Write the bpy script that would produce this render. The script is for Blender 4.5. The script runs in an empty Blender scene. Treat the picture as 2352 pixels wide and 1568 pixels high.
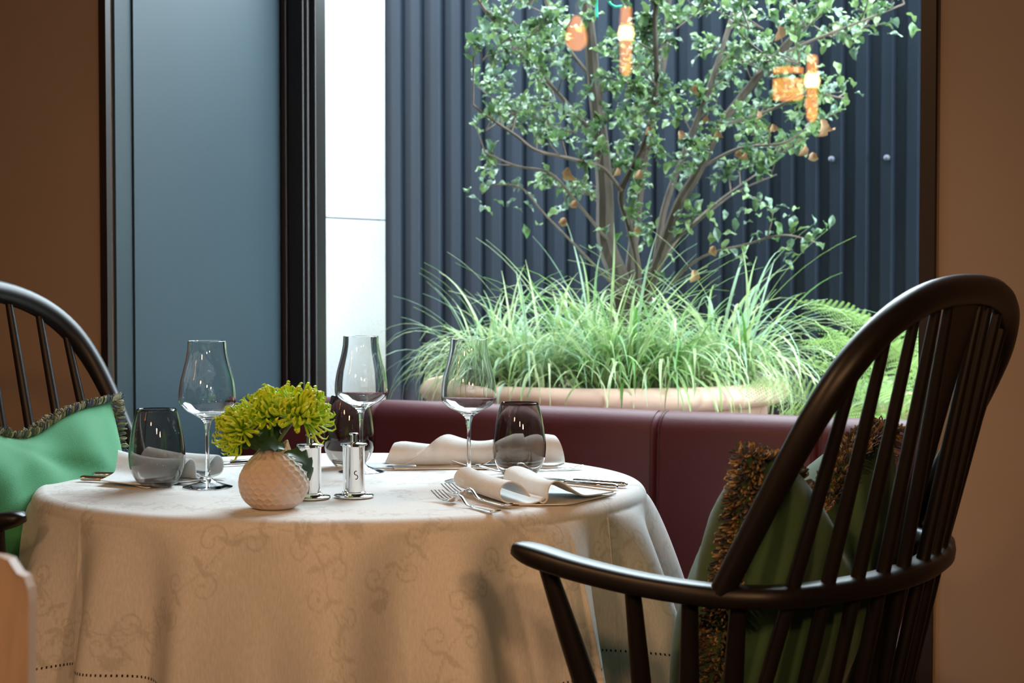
import bpy, math, random
import numpy as np
from mathutils import Vector, Matrix, Quaternion
PI = math.pi
rnd = random.Random(7)
nrs = np.random.RandomState(5)
S = bpy.context.scene
COL = S.collection

# ------------------------------------------------------------------ camera
CAM_H, FPX = 1.08, 4250.0
PITCH = math.atan(156 / FPX)
cam = bpy.data.cameras.new('camera'); co = bpy.data.objects.new('camera', cam); COL.objects.link(co)
cam.sensor_width = 36; cam.lens = 36 * FPX / 2352; cam.clip_start = .05; cam.clip_end = 100
co.location = (0, 0, CAM_H); co.rotation_euler = (PI / 2 - PITCH, 0, 0)
cam.dof.use_dof = True; cam.dof.focus_distance = 2.85; cam.dof.aperture_fstop = 9
S.camera = co
# ------------------------------------------------------------------ exposure, sky
S.view_settings.view_transform = 'Standard'; S.view_settings.look = 'None'
S.view_settings.gamma = 1; S.view_settings.exposure = 0; S.view_settings.use_curve_mapping = False
SKY = 20.5
w = bpy.data.worlds.new('sky'); S.world = w; w.use_nodes = True
bgn = w.node_tree.nodes['Background']
bgn.inputs[0].default_value = (.78, .91, 1.0, 1); bgn.inputs[1].default_value = SKY
S.cycles.max_bounces = 14; S.cycles.transmission_bounces = 14; S.cycles.glossy_bounces = 6
S.cycles.diffuse_bounces = 5; S.cycles.transparent_max_bounces = 24
S.cycles.blur_glossy = .6; S.cycles.sample_clamp_indirect = 24
S.cycles.use_denoising = True

# ------------------------------------------------------------------ room frame
D2 = Vector((.8745, -.4850, 0)); N2 = Vector((-.4850, -.8745, 0)); O2 = Vector((0, 3.55, 0))
def W(s, t, z): return O2 + D2 * s + N2 * t + Vector((0, 0, z))
S0, S1, TW = -.989, .795, -.638          # recess from s0 to s1, window plane at t = TW
ROOM_S = (-4.2, 4.2); ROOM_T = 6.6; ROOM_Z = 3.1; HEAD = 2.85

WARM = (1.0, .54, .255)
SPOTS = [((.15, -.9, 1.95), (-.2, 2.75, .60), 74, 44, 'brass drop spotlight behind the camera, aimed at the front of the tablecloth'),
         ((1.05, -.45, 1.75), (-.1, 2.75, .60), 74, 46, 'brass drop spotlight at the right, aimed at the front of the tablecloth'),
         ((-1.5, -.2, 2.0), (-.45, 2.7, .60), 45, 46, 'brass fill spotlight added at the left, aimed at the front of the tablecloth'),  # added fill light for the drape, not a fixture of the room
         ((-1.9, .9, 2.98), (1.15, 2.95, .9), 128, 46, 'brass ceiling spotlight aimed at the plain right wall'),
         ((-.5, 1.2, 2.98), (-1.5, 4.3, 1.2), 46, 60, 'brass ceiling spotlight aimed at the wall left of the window recess')]
def look_quat(frm, to): return (Vector(to) - Vector(frm)).to_track_quat('-Z', 'Y')
portal = bpy.data.lights.new('window_portal', 'AREA'); portal.shape = 'RECTANGLE'
portal.size = S1 - S0; portal.size_y = 2.2; portal.cycles.is_portal = True
po = bpy.data.objects.new('window_portal', portal); COL.objects.link(po)
po.location = W((S0 + S1) / 2, TW - .01, 1.72); po.rotation_euler = N2.to_track_quat('-Z', 'Z').to_euler()

# ------------------------------------------------------------------ helpers
def at(px, py, Y):
    dx = (px - 1176) / FPX; dv = (784 - py) / FPX
    cp, sp = math.cos(PITCH), math.sin(PITCH)
    d = Vector((dx, cp + dv * sp, -sp + dv * cp)); k = Y / d.y
    return Vector((d.x * k, Y, CAM_H + d.z * k))
def atz(px, py, z):
    p = at(px, py, 1.0); k = (z - CAM_H) / (p.z - CAM_H)
    return Vector((p.x * k, k, z))
def tag(o, label=None, cat=None, group=None, kind=None):
    if label: o['label'] = label
    if cat: o['category'] = cat
    if group: o['group'] = group
    if kind: o['kind'] = kind
    return o
def empty(name, loc=(0, 0, 0), rot=(0, 0, 0)):
    o = bpy.data.objects.new(name, None); COL.objects.link(o); o.empty_display_size = .05
    o.location = loc; o.rotation_euler = rot; return o
def link(name, me, parent=None, mat=None):
    o = bpy.data.objects.new(name, me); COL.objects.link(o)
    if parent: o.parent = parent
    return o
def make_mesh(name, V, F, mats, smooth=True, col=None, midx=None, sharp=True):
    me = bpy.data.meshes.new(name)
    me.from_pydata([tuple(v) for v in V], [], [tuple(f) for f in F])
    for m in (mats if isinstance(mats, (list, tuple)) else [mats]): me.materials.append(m)
    if smooth: me.polygons.foreach_set('use_smooth', [True] * len(me.polygons))
    if midx is not None: me.polygons.foreach_set('material_index', midx)
    if col is not None:
        a = me.color_attributes.new('tint', 'FLOAT_COLOR', 'POINT')
        c = np.ones((len(V), 4), np.float32); c[:, :3] = np.asarray(col, np.float32).reshape(len(V), -1)[:, :3]
        a.data.foreach_set('color', c.ravel())
    if smooth and sharp: me.set_sharp_from_angle(angle=.75)
    me.update(); return me
class MB:
    def __init__(s): s.V = []; s.F = []; s.C = []
    def add(s, V, F, col=None):
        b = len(s.V); s.V += [Vector(v) for v in V]; s.F += [[i + b for i in f] for f in F]
        s.C += [col if col is not None else (1, 1, 1)] * len(V) if not isinstance(col, list) else col
        return s
    def box(s, a, b, fr=None, col=None):
        x0, y0, z0 = a; x1, y1, z1 = b
        V = [(x0, y0, z0), (x1, y0, z0), (x1, y1, z0), (x0, y1, z0), (x0, y0, z1), (x1, y0, z1), (x1, y1, z1), (x0, y1, z1)]
        if fr: V = [fr(*v) for v in V]
        return s.add(V, [(0, 3, 2, 1), (4, 5, 6, 7), (0, 1, 5, 4), (1, 2, 6, 5), (2, 3, 7, 6), (3, 0, 4, 7)], col)
    def tube(s, path, rad, n=8, cap=True, col=None, flat=None, ref=None):
        P = [Vector(p) for p in path]; m = len(P)
        R = rad if isinstance(rad, (list, tuple)) else [rad] * m
        T = []
        for i in range(m):
            t = P[min(i + 1, m - 1)] - P[max(i - 1, 0)]
            T.append(t.normalized() if t.length > 1e-9 else Vector((0, 0, 1)))
        r = Vector(ref) if ref else (Vector((0, 0, 1)) if abs(T[0].z) < .9 else Vector((1, 0, 0)))
        V = []; F = []; C = []
        a = (r - T[0] * r.dot(T[0])).normalized()
        for i in range(m):
            if ref: a = Vector(ref)
            a = (a - T[i] * a.dot(T[i]))
            a = a.normalized() if a.length > 1e-6 else Vector((1, 0, 0))
            b = T[i].cross(a); fl = 1 if flat is None else (flat[i] if isinstance(flat, (list, tuple)) else flat)
            for k in range(n):
                q = 2 * PI * k / n
                V.append(P[i] + a * (math.cos(q) * R[i] * fl) + b * (math.sin(q) * R[i]))
                if isinstance(col, list): C.append(col[i])
        for i in range(m - 1):
            for k in range(n):
                k2 = (k + 1) % n
                F.append((i * n + k, i * n + k2, (i + 1) * n + k2, (i + 1) * n + k))
        if cap: F += [list(range(n))[::-1], [(m - 1) * n + k for k in range(n)]]
        return s.add(V, F, C if isinstance(col, list) else col)
    def lathe(s, prof, n=32, c=(0, 0, 0), caps=False, col=None):
        V = []; F = []
        for r, z in prof:
            for k in range(n):
                q = 2 * PI * k / n; V.append((c[0] + r * math.cos(q), c[1] + r * math.sin(q), c[2] + z))
        m = len(prof)
        for i in range(m - 1):
            for k in range(n):
                k2 = (k + 1) % n; F.append((i * n + k, i * n + k2, (i + 1) * n + k2, (i + 1) * n + k))
        if caps: F += [list(range(n))[::-1], [(m - 1) * n + k for k in range(n)]]
        return s.add(V, F, col)
    def mesh(s, name, mat, smooth=True, usecol=False):
        return make_mesh(name, s.V, s.F, mat, smooth, s.C if usecol else None)
    def build(s, name, mat, parent=None, smooth=True, usecol=False):
        return link(name, s.mesh(name, mat, smooth, usecol), parent)
def bevel(o, wd=.004, seg=2):
    m = o.modifiers.new('bevel', 'BEVEL'); m.width = wd; m.segments = seg; m.limit_method = 'ANGLE'; m.angle_limit = .6
    m.harden_normals = False; return o
def spline(pts, n=8):
    P = [Vector(p) for p in pts]; P = [P[0] * 2 - P[1]] + P + [P[-1] * 2 - P[-2]]; out = []
    for i in range(1, len(P) - 2):
        for k in range(n):
            t = k / n; a, b, c, d = P[i - 1], P[i], P[i + 1], P[i + 2]
            out.append(.5 * ((2 * b) + (c - a) * t + (2 * a - 5 * b + 4 * c - d) * t * t + (3 * b - a - 3 * c + d) * t ** 3))
    out.append(P[-2]); return out
def lerp(a, b, t): return a + (b - a) * t
def copy_tree(o, parent=None):
    c = o.copy(); COL.objects.link(c); c.parent = parent
    for ch in list(o.children): copy_tree(ch, c)
    return c

# ------------------------------------------------------------------ materials
def mat(name, col, rough=.5, metal=0, spec=.5, noise=0, nscale=20, bump=0, bscale=200, attr=False, sheen=0, coat=0, trans=0, ior=1.45, stretch=None, subs=0):
    m = bpy.data.materials.new(name); m.use_nodes = True; nt = m.node_tree; b = nt.nodes['Principled BSDF']
    I = b.inputs
    I['Base Color'].default_value = (*col, 1); I['Roughness'].default_value = rough; I['Metallic'].default_value = metal
    I['Specular IOR Level'].default_value = spec; I['Sheen Weight'].default_value = sheen; I['Coat Weight'].default_value = coat
    I['Transmission Weight'].default_value = trans; I['IOR'].default_value = ior
    if subs: I['Subsurface Weight'].default_value = subs; I['Subsurface Radius'].default_value = (.004, .004, .002)
    tc = nt.nodes.new('ShaderNodeTexCoord'); src = tc.outputs['Object']
    if stretch:
        mp = nt.nodes.new('ShaderNodeMapping'); mp.inputs['Scale'].default_value = stretch
        nt.links.new(src, mp.inputs[0]); src = mp.outputs[0]
    cur = None
    if attr:
        at_ = nt.nodes.new('ShaderNodeAttribute'); at_.attribute_name = 'tint'
        mx = nt.nodes.new('ShaderNodeMix'); mx.data_type = 'RGBA'; mx.blend_type = 'MULTIPLY'; mx.inputs[0].default_value = 1
        mx.inputs[6].default_value = (*col, 1); nt.links.new(at_.outputs['Color'], mx.inputs[7]); cur = mx.outputs[2]
    if noise:
        n = nt.nodes.new('ShaderNodeTexNoise'); n.inputs['Scale'].default_value = nscale; n.inputs['Detail'].default_value = 5
        nt.links.new(src, n.inputs['Vector'])
        r = nt.nodes.new('ShaderNodeMapRange'); r.inputs[1].default_value = .25; r.inputs[2].default_value = .75
        r.inputs[3].default_value = 1 - noise; r.inputs[4].default_value = 1 + noise; nt.links.new(n.outputs[0], r.inputs[0])
        m2 = nt.nodes.new('ShaderNodeMix'); m2.data_type = 'RGBA'; m2.blend_type = 'MULTIPLY'; m2.inputs[0].default_value = 1
        m2.inputs[6].default_value = (*col, 1)
        if cur: nt.links.new(cur, m2.inputs[6])
        nt.links.new(r.outputs[0], m2.inputs[7]); cur = m2.outputs[2]
    if cur: nt.links.new(cur, I['Base Color'])
    if bump:
        n = nt.nodes.new('ShaderNodeTexNoise'); n.inputs['Scale'].default_value = bscale; n.inputs['Detail'].default_value = 3
        nt.links.new(src, n.inputs['Vector'])
        bp = nt.nodes.new('ShaderNodeBump'); bp.inputs['Strength'].default_value = bump; bp.inputs['Distance'].default_value = .003
        nt.links.new(n.outputs[0], bp.inputs['Height']); nt.links.new(bp.outputs[0], I['Normal'])
    return m
M = {}
M['wall'] = mat('warm_taupe_paint', (.34, .255, .192), .75, noise=.03, nscale=3, bump=.08, bscale=60)
M['ceil'] = mat('ceiling_paint', (.55, .5, .44), .8, noise=.03)
M['floor'] = mat('dark_oak', (.09, .055, .035), .45, noise=.25, nscale=4, stretch=(1, 8, 1))
M['blue'] = mat('blue_grey_paint', (.022, .044, .058), .5, noise=.06, nscale=2.5, bump=.05, bscale=40)
M['blue2'] = mat('blue_grey_edge_paint', (.017, .034, .043), .55, noise=.08, nscale=4)
M['trim'] = mat('dark_bronze_trim', (.018, .010, .008), .4)
M['frame'] = mat('dark_window_frame', (.012, .010, .011), .35)
M['gasket'] = mat('grey_window_gasket', (.06, .065, .07), .4)
M['render'] = mat('white_render', (.55, .56, .57), .8, noise=.02, nscale=14, bump=.5, bscale=90)
M['corr'] = mat('navy_corrugated_steel', (.0052, .0082, .0135), .36, spec=.42, noise=.25, nscale=5, stretch=(3, 3, .4))
M['corr'].node_tree.nodes['Principled BSDF'].inputs['Specular Tint'].default_value = (.68, .82, 1, 1)
M['bolt'] = mat('bolt_steel', (.06, .065, .09), .4)
M['paving'] = mat('courtyard_paving', (.10, .10, .10), .7, noise=.2)
M['leather'] = mat('burgundy_leather', (.088, .016, .022), .52, spec=.5, noise=.05, nscale=12, bump=.12, bscale=350)
M['leather_dark'] = mat('burgundy_seam', (.05, .010, .012), .5)
M['black_wood'] = mat('black_stained_wood', (.0095, .007, .0065), .40, spec=.42, noise=.2, nscale=20, stretch=(6, 6, 1))
M['wood'] = mat('pale_brown_wood', (.52, .385, .29), .45, noise=.15, nscale=12, stretch=(8, 8, 1))
M['wood_edge'] = mat('pale_wood_edge', (.75, .62, .50), .5)
M['green'] = mat('green_cotton', (.045, .27, .115), .8, sheen=.15, noise=.05, nscale=9, bump=.25, bscale=600)
M['green_velvet'] = mat('deep_green_velvet', (.052, .115, .046), .8, sheen=.12, noise=.12, nscale=10, bump=.2, bscale=600)
M['fringe'] = mat('looped_yarn', (1, 1, 1), .85, attr=True)
M['napkin'] = mat('napkin_linen', (.73, .75, .745), .9, sheen=.1, noise=.04, nscale=60, bump=.3, bscale=700)
M['silver'] = mat('polished_steel', (.80, .78, .76), .07, metal=1)
M['chrome'] = mat('polished_chrome', (.86, .85, .84), .03, metal=1)
M['etch'] = mat('dark_etched_letter', (.02, .02, .02), .4)
M['vase'] = mat('matt_white_ceramic', (.64, .55, .48), .85, noise=.02)
M['petal'] = mat('lime_petal', (1, 1, 1), .5, attr=True, subs=.15)
M['leaf_dark'] = mat('dark_green_leaf', (.030, .075, .040), .42, noise=.25, nscale=60)
M['stem'] = mat('flower_stem', (.10, .16, .05), .5)
M['terracotta'] = mat('pale_terracotta', (.70, .46, .36), .8, noise=.22, nscale=7, bump=.2, bscale=60)
M['soil'] = mat('soil', (.05, .035, .025), .95, noise=.3, nscale=40)
M['bark'] = mat('grey_brown_bark', (.062, .048, .035), .85, noise=.4, nscale=22, bump=.5, bscale=60, stretch=(3, 3, .6))
M['twig'] = mat('grey_twig', (.13, .10, .078), .8, noise=.25, nscale=40)
def leafmat(name, col, tr=.35, rough=.38, attr=False):
    m = mat(name, col, rough, noise=.15, nscale=25, attr=attr); nt = m.node_tree; b = nt.nodes['Principled BSDF']
    t = nt.nodes.new('ShaderNodeBsdfTranslucent'); mx = nt.nodes.new('ShaderNodeMixShader'); mx.inputs[0].default_value = tr
    src = b.inputs['Base Color'].links[0].from_socket
    nt.links.new(src, t.inputs[0]); nt.links.new(b.outputs[0], mx.inputs[1]); nt.links.new(t.outputs[0], mx.inputs[2])
    nt.links.new(mx.outputs[0], nt.nodes['Material Output'].inputs[0]); return m
M['leaf1'] = leafmat('shrub_leaf', (.085, .165, .06), .22, .3); M['leaf2'] = leafmat('shrub_leaf_light', (.17, .27, .10), .25, .3)
M['leaf3'] = leafmat('shrub_leaf_bluish', (.115, .19, .125), .2, .28); M['dry'] = leafmat('dry_leaf', (.46, .29, .17), .3, .6)
M['grass'] = leafmat('variegated_sedge', (1, 1, 1), .35, .45, attr=True)
M['fern'] = leafmat('fresh_fern', (.25, .39, .12), .4, .5)
M['string'] = mat('green_plant_tie', (.0, .38, .24), .5)
def glassmat(name, col, ior=1.5, vol=None):
    m = bpy.data.materials.new(name); m.use_nodes = True; nt = m.node_tree; nt.nodes.remove(nt.nodes['Principled BSDF'])
    g = nt.nodes.new('ShaderNodeBsdfGlass'); g.inputs[0].default_value = (*col, 1); g.inputs['Roughness'].default_value = 0; g.inputs['IOR'].default_value = ior
    nt.links.new(g.outputs[0], nt.nodes['Material Output'].inputs[0]); return m
M['glass'] = glassmat('clear_crystal', (.985, .99, .99))
M['smoke'] = glassmat('smoked_glass', (.75, .725, .705))
def panemat():
    m = bpy.data.materials.new('window_glass'); m.use_nodes = True; nt = m.node_tree; nt.nodes.remove(nt.nodes['Principled BSDF'])
    t = nt.nodes.new('ShaderNodeBsdfTransparent'); t.inputs[0].default_value = (.97, .985, .98, 1)
    g = nt.nodes.new('ShaderNodeBsdfGlossy'); g.inputs['Roughness'].default_value = 0
    mx = nt.nodes.new('ShaderNodeMixShader'); mx.inputs[0].default_value = .04
    nt.links.new(t.outputs[0], mx.inputs[1]); nt.links.new(g.outputs[0], mx.inputs[2]); nt.links.new(mx.outputs[0], nt.nodes['Material Output'].inputs[0]); return m
M['pane'] = panemat()
def emit(name, col, st):
    m = bpy.data.materials.new(name); m.use_nodes = True; nt = m.node_tree; nt.nodes.remove(nt.nodes['Principled BSDF'])
    e = nt.nodes.new('ShaderNodeEmission'); e.inputs[0].default_value = (*col, 1); e.inputs[1].default_value = st
    nt.links.new(e.outputs[0], nt.nodes['Material Output'].inputs[0]); return m
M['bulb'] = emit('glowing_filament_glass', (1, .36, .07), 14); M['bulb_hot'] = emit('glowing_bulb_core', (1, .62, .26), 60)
M['brass'] = mat('aged_brass', (.45, .28, .12), .3, metal=1)
M['cord'] = mat('black_cord', (.01, .01, .01), .6)

# ------------------------------------------------------------------ room shell
def wbox(name, a, b, m, kind='structure', parent=None):
    o = MB().box(a, b, W).build(name, m, parent, smooth=False)
    if kind and not parent: o['kind'] = kind
    return o
Sa, Sb = ROOM_S
wbox('floor', (Sa, TW, -.1), (Sb, ROOM_T, 0), M['floor'])
wbox('ceiling', (Sa, -.2, ROOM_Z), (Sb, ROOM_T, ROOM_Z + .1), M['ceil'])
wbox('wall_back_left', (Sa, -.2, 0), (S0 - .02, 0, ROOM_Z), M['wall'])
wbox('wall_back_right', (S1 + .02, -.2, 0), (Sb, 0, ROOM_Z), M['wall'])
wbox('wall_back_header', (S0 - .02, -.2, HEAD), (S1 + .02, 0, ROOM_Z), M['wall'])
wbox('wall_left', (Sa - .1, -.2, 0), (Sa, ROOM_T, ROOM_Z), M['wall'])
wbox('wall_right', (Sb, -.2, 0), (Sb + .1, ROOM_T, ROOM_Z), M['wall'])
wbox('wall_front', (Sa, ROOM_T, 0), (Sb, ROOM_T + .1, ROOM_Z), M['wall'])
# recess reveals: blue-grey painted, a narrow edge board then the flat panel standing 8 mm proud
o = wbox('wall_recess_left', (S0 - .12, TW - .1, 0), (S0 - .012, -.02, HEAD + .1), M['blue2'])
wbox('panel', (S0 - .012, TW + .02, 0.02), (S0 - .007, -.075, HEAD - .01), M['blue'], parent=o)
o = wbox('wall_recess_right', (S1 + .012, TW - .1, 0), (S1 + .12, -.02, HEAD + .1), M['blue2'])
wbox('panel', (S1 + .002, TW + .02, 0.02), (S1 + .012, -.075, HEAD - .01), M['blue'], parent=o)
wbox('wall_recess_soffit', (S0 - .012, TW - .1, HEAD), (S1 + .012, -.02, HEAD + .1), M['blue2'])
wbox('wall_below_window', (S0 - .012, TW - .1, 0), (S1 + .012, TW - .04, .56), M['blue2'])
wbox('trim_1', (S0 - .030, -.004, 0), (S0 - .010, .012, HEAD), M['trim'])
wbox('trim_2', (S1 + .004, -.03, 0), (S1 + .030, .012, HEAD), M['trim'])
wbox('trim_3', (S0 - .030, -.004, HEAD - .004), (S1 + .030, .012, HEAD + .024), M['trim'])
# window
win = empty('window_1', W((S0 + S1) / 2, TW, .56)); win['kind'] = 'structure'
inv = win.matrix_world.inverted() if False else Matrix.Translation(-Vector(win.location))
def winbox(name, a, b, m):
    mb = MB().box(a, b, W); mb.V = [inv @ v for v in mb.V]; return bevel(mb.build(name, m, win, smooth=False), .003)
winbox('frame_post', (S0 - .010, TW - .05, .56), (S0 + .056, TW + .012, HEAD), M['frame'])
winbox('frame_lip', (S0 - .006, TW + .012, .56), (S0 + .010, TW + .020, HEAD), M['trim'])
winbox('glazing_bead', (S0 + .056, TW - .03, .56), (S0 + .065, TW + .004, HEAD), M['gasket'])
winbox('glazing_bead', (S0 + .065, TW - .05, .56), (S0 + .082, TW - .004, HEAD), M['frame'])
winbox('frame_post', (S1 - .06, TW - .05, .56), (S1 + .010, TW + .012, HEAD), M['frame'])
winbox('frame_rail', (S0 + .075, TW - .05, .56), (S1 - .06, TW + .012, .64), M['frame'])
winbox('frame_rail', (S0 + .075, TW - .05, HEAD - .07), (S1 - .06, TW + .012, HEAD), M['frame'])
winbox('pane', (S0 + .07, TW - .024, .63), (S1 - .05, TW - .016, HEAD - .06), M['pane'])

# ------------------------------------------------------------------ courtyard
wbox('ground', (-8, -9, -.12), (8, TW - .1, -.02), M['paving'])
LP = .462
o = wbox('wall_white_pillar', (S0 - .9, TW - LP, 0), (S0 - .012, TW - .06, 1.222), M['render'])
wbox('rendered_block', (S0 - .9, TW - LP, 1.225), (S0 - .012, TW - .06, 2.75), M['render'], parent=o)
TC = -(6.0 - 3.55) * .8745
def corr_sheet(s0, s1, off, parent, z1=2.15):
    pitch = .0765; prof = [(0, 0), (.024, 0), (.034, .019), (.064, .019), (.0745, 0)]
    pts = []; s = s0
    while s < s1:
        for a, b in prof: pts.append((s + a, b))
        s += pitch
    V = []; F = []; n = len(pts)
    for z in (-.02, z1):
        for a, b in pts: V.append(W(a, TC + b + off, z))
    for a, b in pts: V.append(W(a, TC + b + off - .002, z1))
    for i in range(n - 1): F += [(i, i + 1, n + i + 1, n + i), (n + i, n + i + 1, 2 * n + i + 1, 2 * n + i)]
    return link('corrugated_sheet', make_mesh('corrugated_sheet', V, F, M['corr'], False), parent)
cw = empty('wall_courtyard'); cw['kind'] = 'structure'
for i in range(7):
    corr_sheet(-3.2 + i * .842, -3.2 + (i + 1) * .842 + .03, .003 * (i % 2), cw)
mb = MB().box((-3.2, TC - .06, -.02), (2.8, TC - .02, 2.12), W); mb.build('backing_board', M['corr'], cw, False)
for px, py in ((1909, 365), (2036, 362)):
    k = (px - 1176) / FPX; Y = 6.0 / (1 + .5546 * k); p = at(px, py, Y - .03)
    mb = MB(); mb.lathe([(.0001, .006), (.005, .005), (.0085, .002), (.009, 0), (.009, -.02)], 12)
    q = N2.to_track_quat('Z', 'Y'); mb.V = [p + q @ v for v in mb.V]; mb.build('bolt', M['bolt'], cw)

# ------------------------------------------------------------------ upholstered bench
TB = -.488
bench = empty('banquette_bench', W((S0 + S1) / 2, TB + .2, 0))
tag(bench, 'burgundy leather banquette bench below the window, its back sewn in upright panels', 'bench')
ib = Matrix.Translation(-Vector(bench.location))
def bbuild(mb, name, m, smooth=True):
    mb.V = [ib @ v for v in mb.V]; return mb.build(name, m, bench, smooth)
ZT = .790
def bench_prof():
    pr = [(.050, .40)]
    for k in range(9): pr.append((lerp(.056, .050, abs(k / 8 - .5) * 2), lerp(.44, ZT - .05, k / 8)))
    for k in range(1, 12):
        a = PI * k / 12; pr.append((.050 * math.cos(a), ZT - .05 + .05 * math.sin(a)))
    pr += [(-.05, ZT - .05), (-.05, .40)]; return pr
prof = bench_prof(); NSEG = 5; wseg = (S1 - S0 - .004) / NSEG
for i in range(NSEG):
    a = S0 + .002 + i * wseg + (.018 if i else 0); wq = wseg + (.018 if i == 0 else -.018 if i == NSEG - 1 else 0); st = [0, .002, .006, .012, .022, .04, .5, .96, .978, .988, .994, .998, 1]
    V = []; F = []; n = len(prof)
    for u in st:
        e = min(u, 1 - u) * wq; pin = .012 * math.exp(-e / .006) if e < .05 else 0
        for t, z in prof:
            V.append(W(a + u * wq, TB + t * (1 - pin / .05), z - (pin if z > ZT - .05 else 0)))
    for j in range(len(st) - 1):
        for k in range(n - 1): F.append((j * n + k, j * n + k + 1, (j + 1) * n + k + 1, (j + 1) * n + k))
    F += [list(range(n)), [(len(st) - 1) * n + k for k in range(n)][::-1]]
    pan = bbuild(MB().add(V, F), 'back_panel', M['leather'])
    if i:
        for off in (-.010, .010):
            path = [W(a + off, TB + t * 1.0 - (.0015 if t > 0 else 0), z - .001) for t, z in prof[1:16]]
            st_ = bbuild(MB().tube(path, .0013, 5), 'seam_stitching', M['leather_dark']); st_.parent = pan
    mb = MB().box((a + .001, TB + .05, .30), (a + wq - .001, TB + .53, .425), W)
    bevel(bbuild(mb, 'seat_cushion', M['leather']), .02, 4)
bevel(bbuild(MB().box((S0 + .003, TB - .05, 0), (S1 - .003, TB + .49, .30), W), 'base', M['leather_dark'], False), .004)

# ------------------------------------------------------------------ table
TX, TY, TR, TZ = -.267, 2.92, .475, .75
table = empty('dining_table', (TX, TY, 0)); tag(table, 'round dining table hidden under the pale linen tablecloth', 'table')
MB().lathe([(.001, TZ - .032), (TR - .02, TZ - .032), (TR - .006, TZ - .026), (TR - .004, TZ - .01), (TR - .012, TZ - .004), (.001, TZ - .004)], 64).build('tabletop', M['wood'], table)
MB().lathe([(.04, .02), (.045, .05), (.035, .1), (.03, .4), (.035, .66), (.09, TZ - .033)], 24).build('pedestal', M['black_wood'], table)
MB().lathe([(.001, 0), (.25, 0), (.25, .012), (.06, .03), (.001, .03)], 40).build('base', M['black_wood'], table)

# --- tablecloth: a square cloth over the round top, corner to the front, with a woven scroll pattern
def scroll_mask(N, ext):
    g = np.zeros((N, N), np.float32)
    def stamp(x, y, r, v=1.0):
        cx, cy = (x / ext + .5) * N, (y / ext + .5) * N; rr = max(r / ext * N, .6)
        x0, x1, y0, y1 = int(cx - rr - 1), int(cx + rr + 2), int(cy - rr - 1), int(cy + rr + 2)
        if x0 < 0 or y0 < 0 or x1 >= N or y1 >= N: return
        yy, xx = np.mgrid[y0:y1, x0:x1]; d = np.sqrt((xx + .5 - cx) ** 2 + (yy + .5 - cy) ** 2)
        g[y0:y1, x0:x1] = np.maximum(g[y0:y1, x0:x1], np.clip(rr + .7 - d, 0, 1) * v)
    def leaf(x, y, a, L, wd):
        for k in range(14):
            t = k / 13; stamp(x + math.cos(a + .5 * t) * L * t, y + math.sin(a + .5 * t) * L * t, max(wd * math.sin(PI * min(t * .9 + .08, 1)), .0006))
    def spiral(x, y, a, r0, turns, sgn):
        n = int(80 * turns); px, py = x, y; ang = a
        for k in range(n):
            t = k / n; r = r0 * (1 - t) ** .9 + .0018; ds = 2 * PI * r * turns / n * .8
            ang += sgn * ds / r; px += math.cos(ang) * ds; py += math.sin(ang) * ds; stamp(px, py, .0008 + .0007 * (1 - t))
        stamp(px, py, .0024)
    def sprig(x, y, a, sc, sgn):
        ang = a
        for k in range(150):
            ang += sgn * .022 * math.cos(k / 150 * 2 * PI * 1.15); x += math.cos(ang) * .0016 * sc; y += math.sin(ang) * .0016 * sc
            stamp(x, y, .0011 * sc)
            if k % 30 == 14:
                s2 = sgn * (1 if (k // 30) % 2 else -1)
                spiral(x, y, ang + .6 * s2, .019 * sc * rnd.uniform(.8, 1.2), 1.5, s2)
                leaf(x, y, ang - .9 * s2, .026 * sc, .0042 * sc)
                leaf(x, y, ang + 1.3 * s2, .018 * sc, .003 * sc)
        for k in range(7): leaf(x, y, ang + (k - 3) * .55, .021 * sc, .0045 * sc)
        stamp(x, y, .006 * sc)
    p = .21
    for i in range(-5, 6):
        for j in range(-5, 6):
            x = i * p + (j % 2) * p * .5; y = j * p * .86
            if abs(x) > ext / 2 - .12 or abs(y) > ext / 2 - .12: continue
            a = rnd.choice((.5, 2.1, 3.6, 5.2)) + rnd.uniform(-.4, .4)
            sprig(x, y, a, rnd.uniform(.85, 1.1), rnd.choice((-1, 1))); sprig(x, y, a + PI, rnd.uniform(.7, .9), rnd.choice((-1, 1)))
    return g
CL_A = .734                                        # half side of the cloth
PSI0 = -38 * PI / 180                              # an edge of the cloth faces this way (angle from the front, to the right positive)
def edge_len(psi, a):
    q = (psi - PSI0 + PI / 4) % (PI / 2) - PI / 4
    return a / np.cos(q)
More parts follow.
